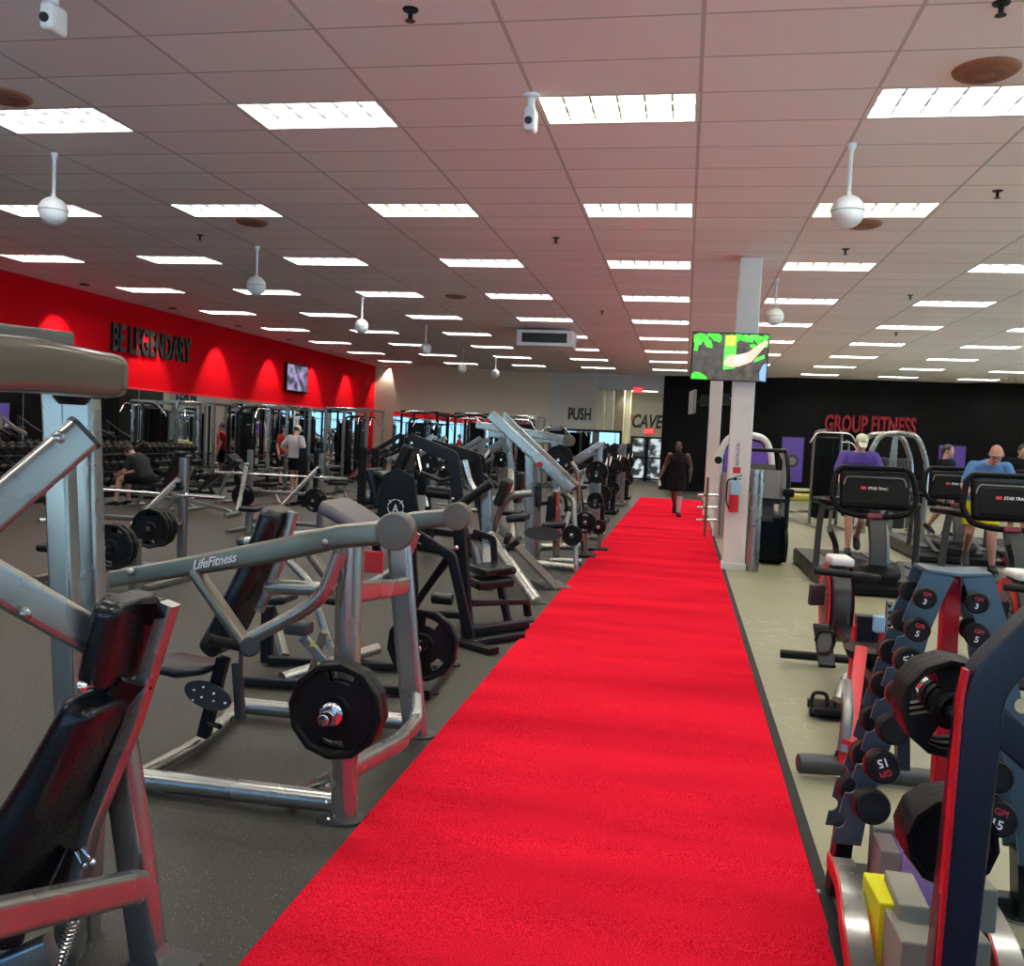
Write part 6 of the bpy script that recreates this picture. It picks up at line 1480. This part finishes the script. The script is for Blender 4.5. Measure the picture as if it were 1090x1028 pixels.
# the woman in the second row
p5 = A(1003, 560, 17.6); p5 = V((p5.x, 17.6, DK))
person('dark haired person in black shirt turned aside on the second row treadmill', p5, .75, .95, SKIN, dict(
    head=(0, -.03, 1.635), knee_l=(.09, -.12, .50), ank_l=(.09, -.02, .10), knee_r=(-.09, .02, .50), ank_r=(-.09, .24, .20), toe_r=(-.1, .1, -.5), el_l=(.24, -.05, 1.15), wr_l=(.18, -.28, 1.08), el_r=(-.24, -.02, 1.15), wr_r=(-.2, -.25, 1.06)),
    BLKC, .6, BLKC, .45, SH_K, HRB, nod=.1, turn=.15, bulk=.9, tail=True)
p7 = A(1091, 560, 17.0); p7 = V((p7.x, 17.4, DK))
person('person in black shirt on the second row treadmill at the right frame edge', p7, -.1, 1.0, SKIN, dict(
    head=(0, -.10, 1.60), el_r=(-.30, -.03, 1.16), wr_r=(-.24, -.26, 1.10), el_l=(.30, -.03, 1.16), wr_l=(.24, -.26, 1.10)), BLKC, .8, BLKC, .8, SH_K, HRD, nod=.3)
p8 = A(302, 500, 23.9)
person('person in red shirt far back near the mirror beyond the squat stand', (p8.x, 23.9, 0), 1.2, .98, SKIN, None, REDC, .6, BLKC, .8, SH_K, HRD)

# ================================================================ things on the ceiling
def pendant(px, py_top, r, label, L=.42):
    c = F(px, py_top, CEIL); t = thing('hanging_globe', label, 'ceiling globe', (c.x, c.y, CEIL-L-2*r))
    b = MB(); b.lathe([(.035, 0), (.035, .03), (.018, .06), (.016, L-.03), (.03, L)], (c.x, c.y, CEIL), (0, 0, -1), 14); b.build('stem', WHT, t)
    b = MB(); b.ell((c.x, c.y, CEIL-L-r), r, 24, 14); g = b.build('globe', WHT, t)
    b = MB(); b.lathe([(r*1.01, -.004), (r*1.015, 0), (r*1.01, .004)], (c.x, c.y, CEIL-L-r), (0, 0, 1), 24, None, False); b.build('seam_ring', MIDG, g)
    return t
for px, py, lab in [(58, 163, 'white hanging globe at the left edge of the ceiling'), (907, 153, 'large white hanging globe on the right half of the ceiling'), (274, 262, 'white hanging globe above the red wall lettering'), (386, 316, 'white hanging globe over the wall screen'), (827, 297, 'grey hanging globe right of the big screen'), (454, 346, 'grey hanging globe midway to the back wall'), (493, 372, 'small grey hanging globe near the back wall'), (528, 379, 'small white hanging globe nearest the back wall')]:
    pendant(px, py, .135, lab)
def ceil_cam(c, label):
    t = thing('security_camera', label, 'camera', (c.x, c.y, CEIL-.25))
    b = MB(); b.lathe([(.06, 0), (.06, .02), (.028, .03), (.028, .11)], (c.x, c.y, CEIL), (0, 0, -1), 16); b.build('mount', WHT, t)
    b = MB(); b.rbox((c.x, c.y, CEIL-.19), (.09, .16, .17), .03, None, 3); bo = b.build('housing', WHT, t)
    b = MB(); b.cyl((c.x, c.y-.075, CEIL-.21), (c.x, c.y-.095, CEIL-.215), .028); b.build('lens', BLKM, bo)
ceil_cam(F(566, 101, CEIL), 'white security camera beside the yellowish ceiling light')
ceil_cam(F(58, -14, CEIL), 'white security camera at the top left corner of the ceiling')
def sprinkler(px, py, label):
    c = F(px, py, CEIL); t = thing('ceiling_sprinkler', label, 'sprinkler', (c.x, c.y, CEIL-.08))
    b = MB(); b.lathe([(.05, 0), (.045, .008), (.015, .012), (.014, .05), (.012, .06)], (c.x, c.y, CEIL), (0, 0, -1), 14); b.build('escutcheon', BLKM, t)
    b = MB(); b.lathe([(.03, 0), (.032, .004), (.01, .006)], (c.x, c.y, CEIL-.066), (0, 0, -1), 14); b.build('deflector', GRPL, t)
for px, py, lab in [(437, 10, 'dark sprinkler at the top of the ceiling'), (592, 253, 'sprinkler left of the middle row of lights'), (1062, 203, 'sprinkler on the right side of the ceiling'), (213, 250, 'sprinkler above the left wall'), (900, 265, 'sprinkler between the right hand lights'), (641, 331, 'sprinkler near the air unit'), (1066, 3, 'sprinkler at the top right of the ceiling'), (969, 314, 'sprinkler far on the right side of the ceiling'), (954, 354, 'farthest sprinkler on the right side of the ceiling')]:
    sprinkler(px, py, lab)
def round_vent(px, py, r, label):
    c = F(px, py, CEIL); t = thing('round_vent', label, 'ceiling vent', (c.x, c.y, CEIL-.05))
    for k, (ro, ri, z) in enumerate(((1, .72, 0), (.70, .42, -.012), (.40, .001, -.02))):
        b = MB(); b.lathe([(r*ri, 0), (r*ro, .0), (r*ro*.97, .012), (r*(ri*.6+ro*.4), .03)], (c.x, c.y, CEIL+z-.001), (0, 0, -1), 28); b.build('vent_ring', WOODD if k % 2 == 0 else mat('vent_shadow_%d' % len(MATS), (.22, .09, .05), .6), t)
for px, py, r, lab in [(1050, 74, .21, 'rusty brown round ceiling vent at the top right'), (6, 102, .2, 'rusty brown round ceiling vent at the left edge'), (918, 238, .21, 'rusty brown round ceiling vent below the yellowish light'), (268, 236, .2, 'rusty brown round ceiling vent on the left half'), (485, 315, .2, 'pale round ceiling vent in the middle of the ceiling')]:
    round_vent(px, py, r, lab)
# air unit hung under the ceiling
yv = 20.6; a, c = A(550, 350, yv), A(609, 369, yv)
t = thing('air_unit', 'white air conditioning unit with dark grille hung under the ceiling', 'air unit', ((a.x+c.x)/2, yv+.4, c.z))
b = MB(); b.rbox(((a.x+c.x)/2, yv+.4, (a.z+c.z)/2), (c.x-a.x, .8, a.z-c.z), .02); b.build('housing', WHT, t)
b = MB(); b.rbox(((a.x+c.x)/2, yv-.005, (a.z+c.z)/2), ((c.x-a.x)*.80, .03, (a.z-c.z)*.58), .006); b.build('grille', BLKM, t)
for k in range(9):
    z = (a.z+c.z)/2+(k-4)*.024; b = MB(); b.rbox(((a.x+c.x)/2, yv-.022, z), ((c.x-a.x)*.78, .012, .006), 0); b.build('grille_bar', GRPL, t)
for s in (.12, .88):
    b = MB(); b.cyl((a.x+(c.x-a.x)*s, yv+.4, a.z-.02), (a.x+(c.x-a.x)*s, yv+.4, CEIL+.01), .012, 8); b.build('hanger_rod', STEEL, t)
SKYS, EXPO, SUN = 6.0, 1.0, 36
# ---------------------------------------------------------------- sky, camera, view
w = bpy.data.worlds.new('sky'); SC.world = w; w.use_nodes = True
nt = w.node_tree; bg = nt.nodes['Background']
sk = nt.nodes.new('ShaderNodeTexSky'); sk.sky_type = 'HOSEK_WILKIE'; sk.turbidity = 3; sk.sun_direction = V((.3, .5, .75)).normalized()
mxn = nt.nodes.new('ShaderNodeMix'); mxn.data_type = 'RGBA'; mxn.blend_type = 'MULTIPLY'; mxn.inputs[0].default_value = 1; mxn.inputs[7].default_value = (.46, .72, 1, 1)
nt.links.new(sk.outputs[0], mxn.inputs[6]); nt.links.new(mxn.outputs[2], bg.inputs[0]); bg.inputs[1].default_value = SKYS
for i, (a, c) in enumerate(WX):
    L = bpy.data.lights.new('window_portal', 'AREA'); L.shape = 'RECTANGLE'; L.size = c-a; L.size_y = ZT-ZB; L.cycles.is_portal = True
    o = bpy.data.objects.new('window_portal', L); COL.objects.link(o); o.location = ((a+c)/2, YF-.22, (ZB+ZT)/2); o.rotation_euler = (math.radians(90), 0, 0)
for i, (a, c) in enumerate(WY_ADDED):
    L = bpy.data.lights.new('window_portal', 'AREA'); L.shape = 'RECTANGLE'; L.size = c-a; L.size_y = ZT-ZB; L.cycles.is_portal = True
    o = bpy.data.objects.new('window_portal', L); COL.objects.link(o); o.location = (XR+.22, (a+c)/2, (ZB+ZT)/2); o.rotation_euler = (math.radians(90), 0, math.radians(90))
L = bpy.data.lights.new('sun', 'SUN'); L.energy = SUN; L.color = (.60, .79, 1); L.angle = .01; o = bpy.data.objects.new('sun', L); COL.objects.link(o)
o.rotation_euler = V((.45, -.45, -.77)).to_track_quat('-Z', 'Y').to_euler()
cd = bpy.data.cameras.new('camera'); cam = bpy.data.objects.new('camera', cd); COL.objects.link(cam)
cd.sensor_width = 36; cd.lens = 36*FOC/1090; cd.clip_start = .05; cd.clip_end = 300
M = Matrix((RX, UX, -FX)).transposed().to_4x4(); M.translation = EYE; cam.matrix_world = M
SC.camera = cam
SC.view_settings.view_transform = 'Standard'; SC.view_settings.look = 'None'; SC.view_settings.gamma = 1; SC.view_settings.exposure = EXPO
SC.view_settings.use_curve_mapping = False
SC.cycles.max_bounces = 10; SC.cycles.diffuse_bounces = 5; SC.cycles.glossy_bounces = 6; SC.cycles.transmission_bounces = 6
SC.cycles.use_denoising = True; SC.cycles.caustics_reflective = False; SC.cycles.caustics_refractive = False; SC.cycles.sample_clamp_indirect = 8
